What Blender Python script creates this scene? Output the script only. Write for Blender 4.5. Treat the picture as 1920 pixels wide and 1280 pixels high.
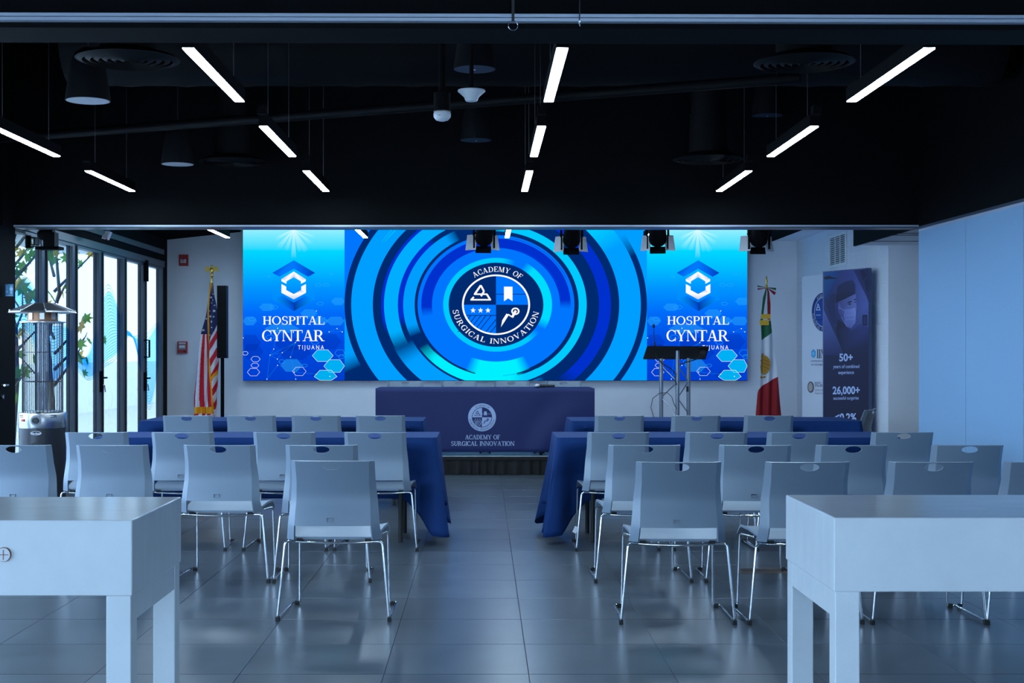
import bpy, bmesh, math, random
from mathutils import Vector, Matrix
R = math.radians
random.seed(7)
S = bpy.context.scene
for o in list(bpy.data.objects): bpy.data.objects.remove(o)
COL = S.collection

# ------------------------------------------------------------------ camera
F, CX, CY, CH = 2640.0, 906.0, 661.0, 1.332      # focal length (px), vanishing point, eye height
cd = bpy.data.cameras.new('camera'); cam = bpy.data.objects.new('camera', cd); COL.objects.link(cam)
cd.sensor_width = 36; cd.lens = F / 1920 * 36
cd.shift_x = (960 - CX) / 1920; cd.shift_y = (CY - 640) / 1920
cam.location = (0, 0, CH); cam.rotation_euler = (R(90), 0, 0)
cd.clip_start = .05; cd.clip_end = 200
S.camera = cam
# ------------------------------------------------------------------ world, exposure
EXPO = 0.0
S.view_settings.view_transform = 'Standard'; S.view_settings.look = 'None'
S.view_settings.gamma = 1; S.view_settings.use_curve_mapping = False
S.view_settings.exposure = EXPO
EM = 1 / 2 ** EXPO
w = bpy.data.worlds.new('sky'); S.world = w; w.use_nodes = True
bg = w.node_tree.nodes['Background']
bg.inputs[0].default_value = (.47, .715, 1, 1); bg.inputs[1].default_value = 9.4

def P(px, py, Y):
    return Vector(((px - CX) * Y / F, Y, CH - (py - CY) * Y / F))
def XP(px, Y): return (px - CX) * Y / F
def HP(py, Y): return CH - (py - CY) * Y / F

# ------------------------------------------------------------------ materials
def lin(c): return c / 12.92 if c <= .04045 else ((c + .055) / 1.055) ** 2.4
def rgb(r, g, b): return (lin(r / 255), lin(g / 255), lin(b / 255), 1)
MATS = {}
def mat(name, col, rough=.5, metal=0, spec=.5, noise=0, nscale=20, bump=0, emit=0, stretch=None, rnd=0, coat=0):
    if name in MATS: return MATS[name]
    m = bpy.data.materials.new(name); m.use_nodes = True
    nt = m.node_tree; b = nt.nodes['Principled BSDF']
    b.inputs['Base Color'].default_value = col; b.inputs['Roughness'].default_value = rough
    b.inputs['Metallic'].default_value = metal; b.inputs['Specular IOR Level'].default_value = spec
    b.inputs['Coat Weight'].default_value = coat
    if emit:
        b.inputs['Emission Color'].default_value = col; b.inputs['Emission Strength'].default_value = emit
    src = None
    if noise or bump or rnd:
        tc = nt.nodes.new('ShaderNodeTexCoord'); mp = nt.nodes.new('ShaderNodeMapping')
        nt.links.new(tc.outputs['Object'], mp.inputs[0])
        if stretch: mp.inputs['Scale'].default_value = stretch
        nz = nt.nodes.new('ShaderNodeTexNoise'); nz.inputs['Scale'].default_value = nscale
        nz.inputs['Detail'].default_value = 6; nz.inputs['Roughness'].default_value = .65
        nt.links.new(mp.outputs[0], nz.inputs['Vector'])
        if noise:
            mr = nt.nodes.new('ShaderNodeMapRange'); mr.inputs[1].default_value = .25; mr.inputs[2].default_value = .75
            mr.inputs[3].default_value = 1 - noise; mr.inputs[4].default_value = 1 + noise
            nt.links.new(nz.outputs[0], mr.inputs[0]); fac = mr.outputs[0]
            if rnd:
                oi = nt.nodes.new('ShaderNodeObjectInfo'); r2 = nt.nodes.new('ShaderNodeMapRange')
                r2.inputs[3].default_value = 1 - rnd; r2.inputs[4].default_value = 1 + rnd
                nt.links.new(oi.outputs['Random'], r2.inputs[0])
                mu = nt.nodes.new('ShaderNodeMath'); mu.operation = 'MULTIPLY'
                nt.links.new(fac, mu.inputs[0]); nt.links.new(r2.outputs[0], mu.inputs[1]); fac = mu.outputs[0]
            vm = nt.nodes.new('ShaderNodeVectorMath'); vm.operation = 'SCALE'; vm.inputs[0].default_value = col[:3]
            nt.links.new(fac, vm.inputs['Scale']); nt.links.new(vm.outputs[0], b.inputs['Base Color'])
        if bump:
            bp = nt.nodes.new('ShaderNodeBump'); bp.inputs['Strength'].default_value = bump; bp.inputs['Distance'].default_value = .004
            nt.links.new(nz.outputs[0], bp.inputs['Height']); nt.links.new(bp.outputs[0], b.inputs['Normal'])
    MATS[name] = m; return m
def attr_mat(name, emit=False, rough=.7, strength=1):
    if name in MATS: return MATS[name]
    m = bpy.data.materials.new(name); m.use_nodes = True; nt = m.node_tree; b = nt.nodes['Principled BSDF']
    a = nt.nodes.new('ShaderNodeAttribute'); a.attribute_name = 'Col'
    if emit:
        out = nt.nodes['Material Output']; nt.nodes.remove(b)
        e = nt.nodes.new('ShaderNodeEmission'); e.inputs[1].default_value = strength
        t = nt.nodes.new('ShaderNodeBsdfTransparent'); mx = nt.nodes.new('ShaderNodeMixShader')
        nt.links.new(a.outputs['Color'], e.inputs[0]); nt.links.new(a.outputs['Alpha'], mx.inputs[0])
        nt.links.new(t.outputs[0], mx.inputs[1]); nt.links.new(e.outputs[0], mx.inputs[2]); nt.links.new(mx.outputs[0], out.inputs[0])
    else:
        nt.links.new(a.outputs['Color'], b.inputs['Base Color']); nt.links.new(a.outputs['Alpha'], b.inputs['Alpha'])
        b.inputs['Roughness'].default_value = rough
    MATS[name] = m; return m
def glass_mat(name, tint=(1, 1, 1, 1), refl=.09):
    if name in MATS: return MATS[name]
    m = bpy.data.materials.new(name); m.use_nodes = True; nt = m.node_tree; nt.nodes.remove(nt.nodes['Principled BSDF'])
    t = nt.nodes.new('ShaderNodeBsdfTransparent'); t.inputs[0].default_value = tint
    g = nt.nodes.new('ShaderNodeBsdfGlossy'); g.inputs['Roughness'].default_value = .02
    mx = nt.nodes.new('ShaderNodeMixShader'); mx.inputs[0].default_value = refl
    nt.links.new(t.outputs[0], mx.inputs[1]); nt.links.new(g.outputs[0], mx.inputs[2])
    nt.links.new(mx.outputs[0], nt.nodes['Material Output'].inputs[0])
    MATS[name] = m; return m

black = mat('black_paint', (.0025, .0027, .0034, 1), .75, spec=.08, noise=.2, nscale=6)
ceil_m = mat('black_ceiling', (.002, .0022, .003, 1), .9, spec=.03, noise=.2, nscale=3)
duct_m = mat('black_duct', (.003, .0032, .004, 1), .6, spec=.12)
frame_m = mat('bronze_frame', (.060, .075, .10, 1), .35, .3)
alu = mat('aluminium_track', (.45, .5, .6, 1), .4, .3)
white_wall = mat('white_wall_paint', (.80, .83, .90, 1), .8, noise=.04, nscale=2, bump=.05)
fabric_wall = mat('grey_blue_fabric_panel', (.22, .38, .58, 1), .95, noise=.10, nscale=260, bump=.25, stretch=(1, 1, .25))
tile_m = mat('grey_stone_tile', (.066, .081, .096, 1), .27, spec=.55, noise=.30, nscale=5.0, stretch=(1, .7, 1), rnd=.10)
_t = tile_m.node_tree; _n = next(n for n in _t.nodes if n.type == 'TEX_NOISE'); _r = _t.nodes.new('ShaderNodeMapRange')   # gloss varies with the stone
_n.inputs['Detail'].default_value = 4; _n.inputs['Roughness'].default_value = .6; _r.inputs[1].default_value = .3; _r.inputs[2].default_value = .7; _r.inputs[3].default_value = .275; _r.inputs[4].default_value = .295
_oi = _t.nodes.new('ShaderNodeObjectInfo'); _mm = _t.nodes.new('ShaderNodeMath'); _mm.operation = 'MULTIPLY'; _mm.inputs[1].default_value = 60
_t.links.new(_oi.outputs['Random'], _mm.inputs[0]); _t.links.new(_mm.outputs[0], next(n for n in _t.nodes if n.type == 'MAPPING').inputs['Location'])
_t.links.new(_n.outputs[0], _r.inputs[0]); _t.links.new(_r.outputs[0], _t.nodes['Principled BSDF'].inputs['Roughness'])
grout_m = mat('dark_grout', (.012, .012, .013, 1), .9)
plastic = mat('grey_chair_plastic', (.215, .27, .335, 1), .42, noise=.04, nscale=300, bump=.08)
chrome = mat('chrome', (.8, .82, .85, 1), .10, 1)
rubber = mat('black_rubber', (.012, .012, .013, 1), .6)
cloth_m = mat('navy_tablecloth', (.003, .030, .135, 1), .8, spec=.25, noise=.10, nscale=120, bump=.2)
cloth2_m = mat('navy_printed_cloth', (.020, .030, .125, 1), .6, spec=.3, noise=.06, nscale=150, bump=.1)
skirt_m = mat('black_pleated_cloth', (.008, .008, .009, 1), .8)
deck_m = mat('stage_deck', (.55, .57, .6, 1), .5)
conc = mat('white_concrete', (.72, .76, .78, 1), .18, noise=.06, nscale=5, bump=.03, stretch=(1, 3, 1))
steel = mat('brushed_steel', (.55, .55, .56, 1), .28, 1, noise=.05, nscale=60)
copper = mat('copper_mesh', (.30, .15, .085, 1), .4, .8)
heater_black = mat('heater_black_enamel', (.016, .017, .022, 1), .35)
gold = mat('gold_metal', (.75, .50, .12, 1), .3, .9)
goldc = mat('gold_fringe', (.75, .42, .03, 1), .7)
red_p = mat('red_plastic', (.42, .02, .03, 1), .4)
grey_p = mat('grey_plastic', (.22, .24, .27, 1), .5)
white_p = mat('white_plastic', (.72, .73, .76, 1), .4)
spk_m = mat('speaker_grille', (.006, .0065, .008, 1), .6, spec=.15)
disc_m = mat('speaker_cloth_disc', (.40, .42, .47, 1), .7); disc2_m = mat('dark_speaker_disc', (.03, .045, .08, 1), .7, spec=.15)
lamp_m = mat('led_diffuser', (.58, .79, 1, 1), .5, emit=90 * EM)
truss_m = mat('truss_aluminium', (.30, .33, .38, 1), .35, .8)
glass = glass_mat('door_glass', (.97, .98, 1, 1), .08); dimmed = glass_mat('dimmed_door_glass', (.50, .505, .505, 1), .08)  # tint of the second glass is put in to dim the bright outside
tube_glass = glass_mat('quartz_glass', (.93, .96, 1, 1), .10)
decal_m = glass_mat('blue_decal_film', (.06, .42, .95, 1), .02); film_m = glass_mat('pale_blue_film', (.45, .80, 1, 1), .02)
bark = mat('bark', (.16, .14, .13, 1), .9, noise=.2, nscale=30)
leaf1 = mat('leaf_green', (.10, .20, .035, 1), .6); leaf2 = mat('leaf_yellow', (.34, .25, .05, 1), .6); leaf3 = mat('leaf_dark', (.045, .12, .04, 1), .6)
for _m in (leaf1, leaf2, leaf3):      # thin leaves let daylight through
    _t = _m.node_tree; _b = _t.nodes['Principled BSDF']; _c = _b.inputs['Base Color'].default_value[:]
    _tr = _t.nodes.new('ShaderNodeBsdfTranslucent'); _tr.inputs[0].default_value = (min(1, _c[0] * 2.6), min(1, _c[1] * 2.4), _c[2] * 2, 1)
    _mx = _t.nodes.new('ShaderNodeMixShader'); _mx.inputs[0].default_value = .6
    _t.links.new(_b.outputs[0], _mx.inputs[1]); _t.links.new(_tr.outputs[0], _mx.inputs[2]); _t.links.new(_mx.outputs[0], _t.nodes['Material Output'].inputs[0])
pave_m = mat('pale_pavement', (.62, .62, .62, 1), .8, noise=.05, nscale=3)
block_m = mat('painted_block', (.66, .70, .78, 1), .75, noise=.03, nscale=20, bump=.1)
sign_m = mat('blue_sign', (.03, .16, .30, 1), .5)
print_m = attr_mat('flat_print'); screen_m = attr_mat('led_image', True, strength=EM)
textile_m = attr_mat('flag_textile', rough=.75)

# ------------------------------------------------------------------ mesh helpers
class MB:
    def __init__(s): s.v = []; s.f = []; s.c = []
    def add(s, vs, fs, col=None):
        n = len(s.v); s.v += [tuple(v) for v in vs]
        for f in fs:
            s.f.append(tuple(i + n for i in f))
            s.c.append(col)
        return s
    def box(s, c, d, M=None):
        x, y, z = d[0] / 2, d[1] / 2, d[2] / 2
        vs = [Vector((a * x, b * y, e * z)) for a in (-1, 1) for b in (-1, 1) for e in (-1, 1)]
        if M is not None: vs = [M @ v for v in vs]
        vs = [v + Vector(c) for v in vs]
        return s.add(vs, [(0, 1, 3, 2), (4, 6, 7, 5), (0, 4, 5, 1), (2, 3, 7, 6), (0, 2, 6, 4), (1, 5, 7, 3)])
    def b2(s, x0, x1, y0, y1, z0, z1):
        return s.box(((x0 + x1) / 2, (y0 + y1) / 2, (z0 + z1) / 2), (x1 - x0, y1 - y0, z1 - z0))
    def tube(s, pts, r, n=8, cap=True):
        pts = [Vector(p) for p in pts]; rings = []; up = None
        rr = r if isinstance(r, (list, tuple)) else [r] * len(pts)
        for i, p in enumerate(pts):
            a = pts[max(i - 1, 0)]; b = pts[min(i + 1, len(pts) - 1)]; d = (b - a).normalized()
            if up is None:
                up = Vector((0, 0, 1)) if abs(d.z) < .9 else Vector((1, 0, 0))
            x = d.cross(up)
            if x.length < 1e-4: x = d.orthogonal()
            x.normalize(); up = x.cross(d).normalized()
            rings.append([p + rr[i] * (math.cos(2 * math.pi * k / n) * x + math.sin(2 * math.pi * k / n) * up) for k in range(n)])
        vs = [v for q in rings for v in q]; fs = []
        for i in range(len(pts) - 1):
            for k in range(n):
                fs.append((i * n + k, i * n + (k + 1) % n, (i + 1) * n + (k + 1) % n, (i + 1) * n + k))
        if cap: fs += [tuple(range(n))[::-1], tuple((len(pts) - 1) * n + k for k in range(n))]
        return s.add(vs, fs)
    def lathe(s, prof, n=24, c=(0, 0, 0), M=None):
        vs = []
        for r, z in prof:
            for k in range(n):
                v = Vector((r * math.cos(2 * math.pi * k / n), r * math.sin(2 * math.pi * k / n), z))
                if M is not None: v = M @ v
                vs.append(v + Vector(c))
        fs = [(i * n + k, i * n + (k + 1) % n, (i + 1) * n + (k + 1) % n, (i + 1) * n + k) for i in range(len(prof) - 1) for k in range(n)]
        if prof[0][0] > 1e-5: fs.append(tuple(range(n))[::-1])
        if prof[-1][0] > 1e-5: fs.append(tuple((len(prof) - 1) * n + k for k in range(n)))
        return s.add(vs, fs)
    def grid(s, fn, nu, nv, col=None, closed=False):
        vs = [fn(i / nu, j / nv) for j in range(nv + 1) for i in range(nu + 1)]
        n0 = len(s.v); s.v += [tuple(v) for v in vs]
        for j in range(nv):
            for i in range(nu):
                a = j * (nu + 1) + i
                s.f.append((n0 + a, n0 + a + 1, n0 + a + nu + 2, n0 + a + nu + 1))
                s.c.append(col(i / nu + .5 / nu, j / nv + .5 / nv) if col else None)
        return s
    def prism(s, poly, fn, d):            # 2D outline extruded by vector d after fn maps 2D -> 3D
        a = [Vector(fn(x, y)) for x, y in poly]; b = [p + Vector(d) for p in a]; n = len(a)
        return s.add(a + b, [tuple(range(n)), tuple(range(2 * n - 1, n - 1, -1))] + [(i, i + n, (i + 1) % n + n, (i + 1) % n) for i in range(n)])
    def mesh(s, name, m, smooth=None):
        me = bpy.data.meshes.new(name); me.from_pydata(s.v, [], s.f); me.materials.append(m)
        if any(c is not None for c in s.c):
            at = me.color_attributes.new('Col', 'FLOAT_COLOR', 'CORNER'); k = 0
            for p, c in zip(me.polygons, s.c):
                for q in range(p.loop_total):
                    cc = c[q] if isinstance(c[0], (tuple, list)) else c
                    if len(cc) == 3: cc = (*cc, 1)
                    at.data[p.loop_start + q].color = cc
        else:
            bm = bmesh.new(); bm.from_mesh(me); bmesh.ops.recalc_face_normals(bm, faces=bm.faces); bm.to_mesh(me); bm.free()
        if smooth is not None:
            me.shade_smooth(); me.set_sharp_from_angle(angle=R(smooth))
        me.update(); return me
    def build(s, name, m, parent=None, smooth=None):
        o = bpy.data.objects.new(name, s.mesh(name, m, smooth)); COL.objects.link(o)
        if parent: o.parent = parent
        return o
def tag(o, label=None, cat=None, group=None, kind=None):
    if label: o['label'] = label
    if cat: o['category'] = cat
    if group: o['group'] = group
    if kind: o['kind'] = kind
    return o
def thing(name, label, cat, loc=(0, 0, 0), rz=0, group=None):
    o = bpy.data.objects.new(name, None); COL.objects.link(o); o.location = loc; o.rotation_euler = (0, 0, rz)
    o.empty_display_size = .1
    return tag(o, label, cat, group)
def struct(name, loc=(0, 0, 0)):
    o = bpy.data.objects.new(name, None); COL.objects.link(o); o.location = loc; o['kind'] = 'structure'; return o
def link_mesh(name, me, parent=None, loc=(0, 0, 0)):
    o = bpy.data.objects.new(name, me); COL.objects.link(o); o.parent = parent; o.location = loc; return o
def copy_tree(o, parent=None):
    c = o.copy(); COL.objects.link(c); c.parent = parent
    for ch in list(o.children): copy_tree(ch, c)
    return c
def S1(b, name, m, **k): return tag(b.build(name, m, **k), kind='structure')

# ------------------------------------------------------------------ 2D art: serif letters, emblem
TH, TN, SF, SE = .17, .065, .055, .085
def arcp(cx, cy, rx, ry, wx, wy, a0, a1, n=20):
    o = []; i = []
    for k in range(n + 1):
        a = R(a0 + (a1 - a0) * k / n)
        o.append((cx + rx * math.cos(a), cy + ry * math.sin(a))); i.append((cx + (rx - wx) * math.cos(a), cy + (ry - wy) * math.sin(a)))
    return [[o[k], o[k + 1], i[k + 1], i[k]] for k in range(n)]
def rect(x0, x1, y0, y1): return [(x0, y0), (x1, y0), (x1, y1), (x0, y1)]
def stem(x, top=True, bot=True, y0=0, y1=1, w=None):
    w = TH if w is None else w
    p = [rect(x, x + w, y0, y1)]
    if top: p.append(rect(x - SE, x + w + SE, y1 - SF, y1))
    if bot: p.append(rect(x - SE, x + w + SE, y0, y0 + SF))
    return p
def dia(xa, ya, xb, yb, w): return [[(xa, ya), (xa + w, ya), (xb + w, yb), (xb, yb)]]
def glyph(ch):
    s = SE
    if ch == 'A': return dia(.10, 0, .42, 1, TN) + dia(.40, 1, .70, 0, TH) + [rect(.22, .66, .30, .36), rect(0, .27, 0, SF), rect(.60, 1.0, 0, SF)], 1.0
    if ch == 'C': return arcp(.47, .5, .47, .52, TH, TN, 42, 318, 26) + [rect(.77, .82, .62, 1.0), rect(.77, .82, 0, .34)], .86
    if ch == 'D': return stem(s) + [rect(s, .45, 1 - TN, 1), rect(s, .45, 0, TN)] + arcp(.44, .5, .47, .5, TH, TN, -90, 90), .93
    if ch in 'EF':
        p = stem(s) + [rect(s, .74, 1 - TN, 1), rect(s, .56, .48, .54), rect(.69, .74, .74, 1), rect(.52, .56, .38, .64)]
        if ch == 'E': p += [rect(s, .76, 0, TN), rect(.71, .76, 0, .28)]
        return p, .80
    if ch == 'G': return glyph('C')[0] + [rect(.66, .66 + TH, .02, .46), rect(.56, .92, .43, .48)], .95
    if ch == 'H': return stem(s) + stem(.68) + [rect(s, .8, .48, .54)], .94
    if ch == 'I': return stem(s), .34
    if ch == 'L': return stem(s) + [rect(s, .72, 0, TN), rect(.67, .72, 0, .30)], .76
    if ch == 'M': return stem(s, w=TN) + stem(.86) + dia(s, 1, .50, 0, TH * .95) + dia(.50, 0, .88, 1, TN) , 1.16
    if ch == 'N': return stem(s, w=TN) + stem(.80, bot=False, w=TN) + dia(s - .02, 1, .70, 0, TH), .98
    if ch == 'O': return arcp(.5, .5, .5, .52, TH, TN, 0, 360, 36), 1.0
    if ch in 'PR':
        p = stem(s) + [rect(s, .45, 1 - TN, 1), rect(s, .45, .45, .51)] + arcp(.42, .725, .33, .275, TH, TN, -90, 90)
        if ch == 'R': p += dia(.70, 0, .38, .47, TH) + [rect(.66, .96, 0, SF)]
        return p, .78 if ch == 'P' else .95
    if ch == 'S': return arcp(.36, .745, .30, .275, TH * .85, TN, 35, 268, 18) + arcp(.36, .265, .33, .285, TH * .85, TN, -148, 90, 18) + dia(.30, .56, .40, .47, .12) + [rect(.59, .63, .70, 1), rect(.03, .07, 0, .30)], .72
    if ch == 'T': return stem(.34, top=False) + [rect(0, .85, 1 - TN, 1), rect(0, .05, .74, 1), rect(.80, .85, .74, 1)], .86
    if ch == 'U': return stem(s, bot=False, y0=.32) + stem(.72, bot=False, y0=.32, w=TN) + arcp(.44, .34, .355, .36, TH * .8, TN, 180, 360), .92
    if ch == 'V': return dia(.08, 1, .42, 0, TH) + dia(.44, 0, .80, 1, TN) + [rect(0, .36, 1 - SF, 1), rect(.70, .98, 1 - SF, 1)], .98
    if ch == 'Y': return dia(.06, 1, .37, .42, TH) + dia(.44, .42, .78, 1, TN) + stem(.37, top=False, y1=.46) + [rect(0, .34, 1 - SF, 1), rect(.68, .94, 1 - SF, 1)], .94
    return [], .45
def serif(txt, x0, y0, w, h, track=.06):       # left edge, baseline (y down), total width, cap height
    adv = [glyph(c)[1] for c in txt]; tot = sum(adv) + track * (len(txt) - 1); sx = w / tot; out = []; x = 0
    for c in txt:
        g, a = glyph(c)
        for p in g: out.append([(x0 + (x + q[0]) * sx, y0 - q[1] * h) for q in p])
        x += a + track
    return out
def serif_arc(txt, cx, cy, r, h, a0, a1, ky=1, kx=1.127, inside=False):  # text along circle from angle a0 to a1 (deg)
    adv = [glyph(c)[1] for c in txt]; track = .14; tot = sum(adv) + track * (len(txt) - 1); out = []; x = 0
    for c in txt:
        g, a = glyph(c)
        mid = (x + a / 2) / tot; an = R(a0 + (a1 - a0) * mid); wid = abs(R(a1 - a0)) * r / tot
        er = (math.cos(an), math.sin(an)); et = (math.sin(an), -math.cos(an)) if not inside else (-math.sin(an), math.cos(an))
        up = 1 if not inside else -1
        for p in g:
            q = []
            for gx, gy in p:
                lx = (gx - a / 2) * wid; ly = (gy - .5) * h * up
                q.append((cx + kx * (er[0] * (r + ly) + et[0] * lx), cy - ky * (er[1] * (r + ly) + et[1] * lx)))
            out.append(q)
        x += a + track
    return out
def sans(txt, x0, y0, w, h, bold=0, shear=0, space=1):  # Blender's built-in font, fitted to a box; y0 baseline, y down
    cu = bpy.data.curves.new('t', 'FONT'); cu.body = txt; cu.offset = bold; cu.resolution_u = 3; cu.shear = shear; cu.space_character = space; cu.fill_mode = 'FRONT'
    ob = bpy.data.objects.new('t', cu); COL.objects.link(ob)
    dg = bpy.context.evaluated_depsgraph_get(); me = bpy.data.meshes.new_from_object(ob.evaluated_get(dg))
    vs = [(v.co.x, v.co.y) for v in me.vertices]; xs = [v[0] for v in vs]
    mn, mx = min(xs), max(xs); sx = w / (mx - mn); sy = h / .73
    out = [[(x0 + (vs[i][0] - mn) * sx, y0 - vs[i][1] * sy) for i in p.vertices] for p in me.polygons]
    bpy.data.objects.remove(ob); bpy.data.curves.remove(cu); bpy.data.meshes.remove(me); return out
class Art:
    """flat print: coloured polygons in picture coordinates (y down), stacked in thin layers"""
    def __init__(s, fn, step=.0004): s.fn = fn; s.mb = MB(); s.L = 0; s.step = step
    def poly(s, polys, col, new=True):
        if new: s.L += 1
        if polys and isinstance(polys[0][0], (int, float)): polys = [polys]
        for p in polys: s.mb.add([s.fn(x, y, s.L * s.step) for x, y in p], [tuple(range(len(p)))], col)
    def ell(s, cx, cy, rx, ry, col, n=64, new=True):
        s.poly([(cx + rx * math.cos(2 * math.pi * k / n), cy + ry * math.sin(2 * math.pi * k / n)) for k in range(n)], col, new)
    def ring(s, cx, cy, r0, r1, col, a0=0, a1=360, k=1.127, f0=0, f1=0, n=None, new=True):
        if new: s.L += 1
        n = n or max(8, int(abs(a1 - a0) / 3)); c3 = col[:3]; al = col[3] if len(col) > 3 else 1
        for i in range(n):
            A, B = a0 + (a1 - a0) * i / n, a0 + (a1 - a0) * (i + 1) / n
            def alpha(a):
                v = 1
                if f0: v = min(v, abs(a - a0) / f0)
                if f1: v = min(v, abs(a1 - a) / f1)
                return v * al
            pa = lambda r, a: s.fn(cx + k * r * math.cos(R(a)), cy - r * math.sin(R(a)), s.L * s.step)
            s.mb.add([pa(r0, A), pa(r1, A), pa(r1, B), pa(r0, B)], [(0, 1, 2, 3)],
                     [(*c3, alpha(A)), (*c3, alpha(A)), (*c3, alpha(B)), (*c3, alpha(B))])
def star(cx, cy, r, r2=.42):
    return [(cx + (r if k % 2 == 0 else r * r2) * math.sin(math.pi * k / 5), cy - (r if k % 2 == 0 else r * r2) * math.cos(math.pi * k / 5)) for k in range(10)]
def line2(x0, y0, x1, y1, w):
    dx, dy = x1 - x0, y1 - y0; l = math.hypot(dx, dy) or 1; nx, ny = -dy / l * w / 2, dx / l * w / 2
    return [(x0 + nx, y0 + ny), (x1 + nx, y1 + ny), (x1 - nx, y1 - ny), (x0 - nx, y0 - ny)]
def emblem(A, cx, cy, ry, k, disc, mark, mid, dark, clipx=None):
    """round emblem: lettering on a ring round four quarters; ry = outer radius"""
    u = ry / 78.8
    def X(zx): return cx + (840 + zx * .140625 - 930.0) * u * k / 1.127
    def Y(zy): return cy + (480 + zy * .140625 - 571.2) * u
    def T(ps): return [[(X(x), Y(y)) for x, y in p] for p in ps]
    A.ell(cx, cy, ry * k, ry, disc)
    A.ring(cx, cy, 0, 55 * u, dark, 90, 180, k=k, n=16); A.ring(cx, cy, 0, 55 * u, mid, 0, 90, k=k, n=16, new=False)
    A.ring(cx, cy, 0, 55 * u, mid, 180, 270, k=k, n=16, new=False); A.ring(cx, cy, 0, 55 * u, dark, 270, 360, k=k, n=16, new=False)
    A.poly(T([rect(640, 1060, 503, 512), rect(235, 640, 785, 795)] + [line2(245 + j * 68 + 60, 790, 245 + j * 68 - 170 + 60, 1010, 10) for j in range(5)]
             ), dark)
    A.poly(T([line2(640, 845, 505, 1010, 10), line2(640, 925, 560, 1025, 10)]), dark)
    # the part of the hatching outside the circle is covered by the ring
    A.ring(cx, cy, 57 * u, 66 * u, disc, 180, 270, k=k)
    A.ring(cx, cy, 53.6 * u, 56.6 * u, mark, k=k, n=80)
    A.poly(T([line2(437, 390, 355, 510, 26), line2(437, 390, 480, 470, 24), line2(480, 470, 440, 535, 24), line2(345, 508, 520, 508, 20),
              line2(515, 505, 565, 585, 24), line2(300, 582, 572, 582, 20), line2(345, 545, 305, 585, 22)]), mark)
    A.poly(T([[(746, 408), (860, 408), (860, 602), (802, 562), (746, 602)]]), mark)
    A.poly(T([star(335 + j * 99, 724, 38) for j in range(3)]), mark)
    A.ring(X(898), Y(735), 4.3 * u, 6.9 * u, mark, k=k, n=24)
    A.poly(T([line2(905, 725, 855, 815, 32), line2(860, 815, 800, 775, 16), line2(795, 775, 735, 870, 36), [(722, 862), (750, 880), (706, 945)]]), mark)
    A.poly(serif_arc('ACADEMY OF', cx, cy, 66.6 * u, 9.6 * u, 125, 50, kx=k), mark)
    A.poly(serif_arc('SURGICAL INNOVATION', cx, cy, 68.2 * u, 9.6 * u, 188, 349, kx=k, inside=True), mark)

# ================================================================== THE ROOM
XL, XR, YB, CEIL = -4.04, 4.01, 18.0, 3.9
YH = 11.9                                             # header across the hall
XPART, YPART = 3.68, 11.9
# floor
fl = struct('floor')
MB().b2(-4.3, 6.2, -2.2, 18.2, -.25, -.004).build('slab', grout_m, fl)
TP = .6015; g = .0019
def tile_box(w, d):
    b = MB(); c = .0012; x, y = w / 2 - g, d / 2 - g
    vs = [(-x, -y, -.004), (x, -y, -.004), (x, y, -.004), (-x, y, -.004)] + [(-x + 0, -y, -c), (x, -y, -c), (x, y, -c), (-x, y, -c)] + [(-x + c, -y + c, 0), (x - c, -y + c, 0), (x - c, y - c, 0), (-x + c, y - c, 0)]
    b.add(vs, [(0, 1, 5, 4), (1, 2, 6, 5), (2, 3, 7, 6), (3, 0, 4, 7), (4, 5, 9, 8), (5, 6, 10, 9), (6, 7, 11, 10), (7, 4, 8, 11), (8, 9, 10, 11)])
    return b
tm = tile_box(TP, TP).mesh('tile', tile_m); cells = []; rest = MB(); tb = tile_box(TP, TP)
for i in range(-7, 10):
    for j in range(-13, 21):
        x = .1886 + (i + .5) * .5995; y = 5.837 + (j + .5) * TP
        if y > 17.9 or y < -2 or x > 5.9: continue
        vis = y > 4.6 and abs(x - .02) < 1.02 * y * .37 + .5 and y < 15.6
        cells.append((0 if vis else 1, y, x))
cells.sort()
for n, (h, y, x) in enumerate(cells):
    if n < 300 and not h: link_mesh('tile', tm, fl, (x, y, 0))
    else: rest.add([(v[0] + x, v[1] + y, v[2]) for v in tb.v], tb.f)
tag(rest.build('tile_field', tile_m, fl), kind='stuff')

# walls
S1(MB().b2(-4.1, 6.2, YB, YB + .2, -.004, CEIL), 'wall_back', white_wall)
wl = struct('wall_left')
MB().b2(-4.1, XL, 17.64, YB, 0, CEIL).build('end_pier', black, wl)
MB().b2(-4.24, XL, -2.2, 17.64, 2.47, CEIL).build('upper_wall', black, wl)
MB().b2(-4.24, -3.965, 11.62, 11.93, 0, CEIL).build('pier', black, wl)
ceil_b = MB().b2(-4.3, 6.2, -2.2, YB + .2, CEIL, CEIL + .2)
S1(ceil_b, 'ceiling', ceil_m)
sc = struct('trim_1')
MB().b2(XL, 3.69, YH + .2, YB, 2.93, 3.05).build('stage_ceiling', ceil_m, sc)
MB().prism([(XL, 2.775), (-3.1, 2.875), (-3.1, 2.93), (XL, 2.93)], lambda x, z: (x, YH + .2, z), (0, YB - YH - .2, 0)).build('side_soffit', ceil_m, sc)
MB().b2(3.38, 3.69, YH + .2, YB, 2.75, 2.93).build('side_soffit', ceil_m, sc)
MB().b2(3.69, XR + .2, 14.0, YB, 2.757, 3.05).build('pale_ceiling_strip', white_wall, sc)
# header with the partition track
hd = struct('trim_2')
MB().b2(-4.04, 3.68, YH, YH + .2, 2.41, CEIL).build('header', black, hd)
MB().b2(-3.965, 3.68, YH - .012, YH + .21, 2.388, 2.397).build('track_lip', frame_m, hd)
MB().b2(-3.965, 3.68, YH - .015, YH + .0, 2.397, 2.409).build('track_rail', alu, hd)
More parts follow.
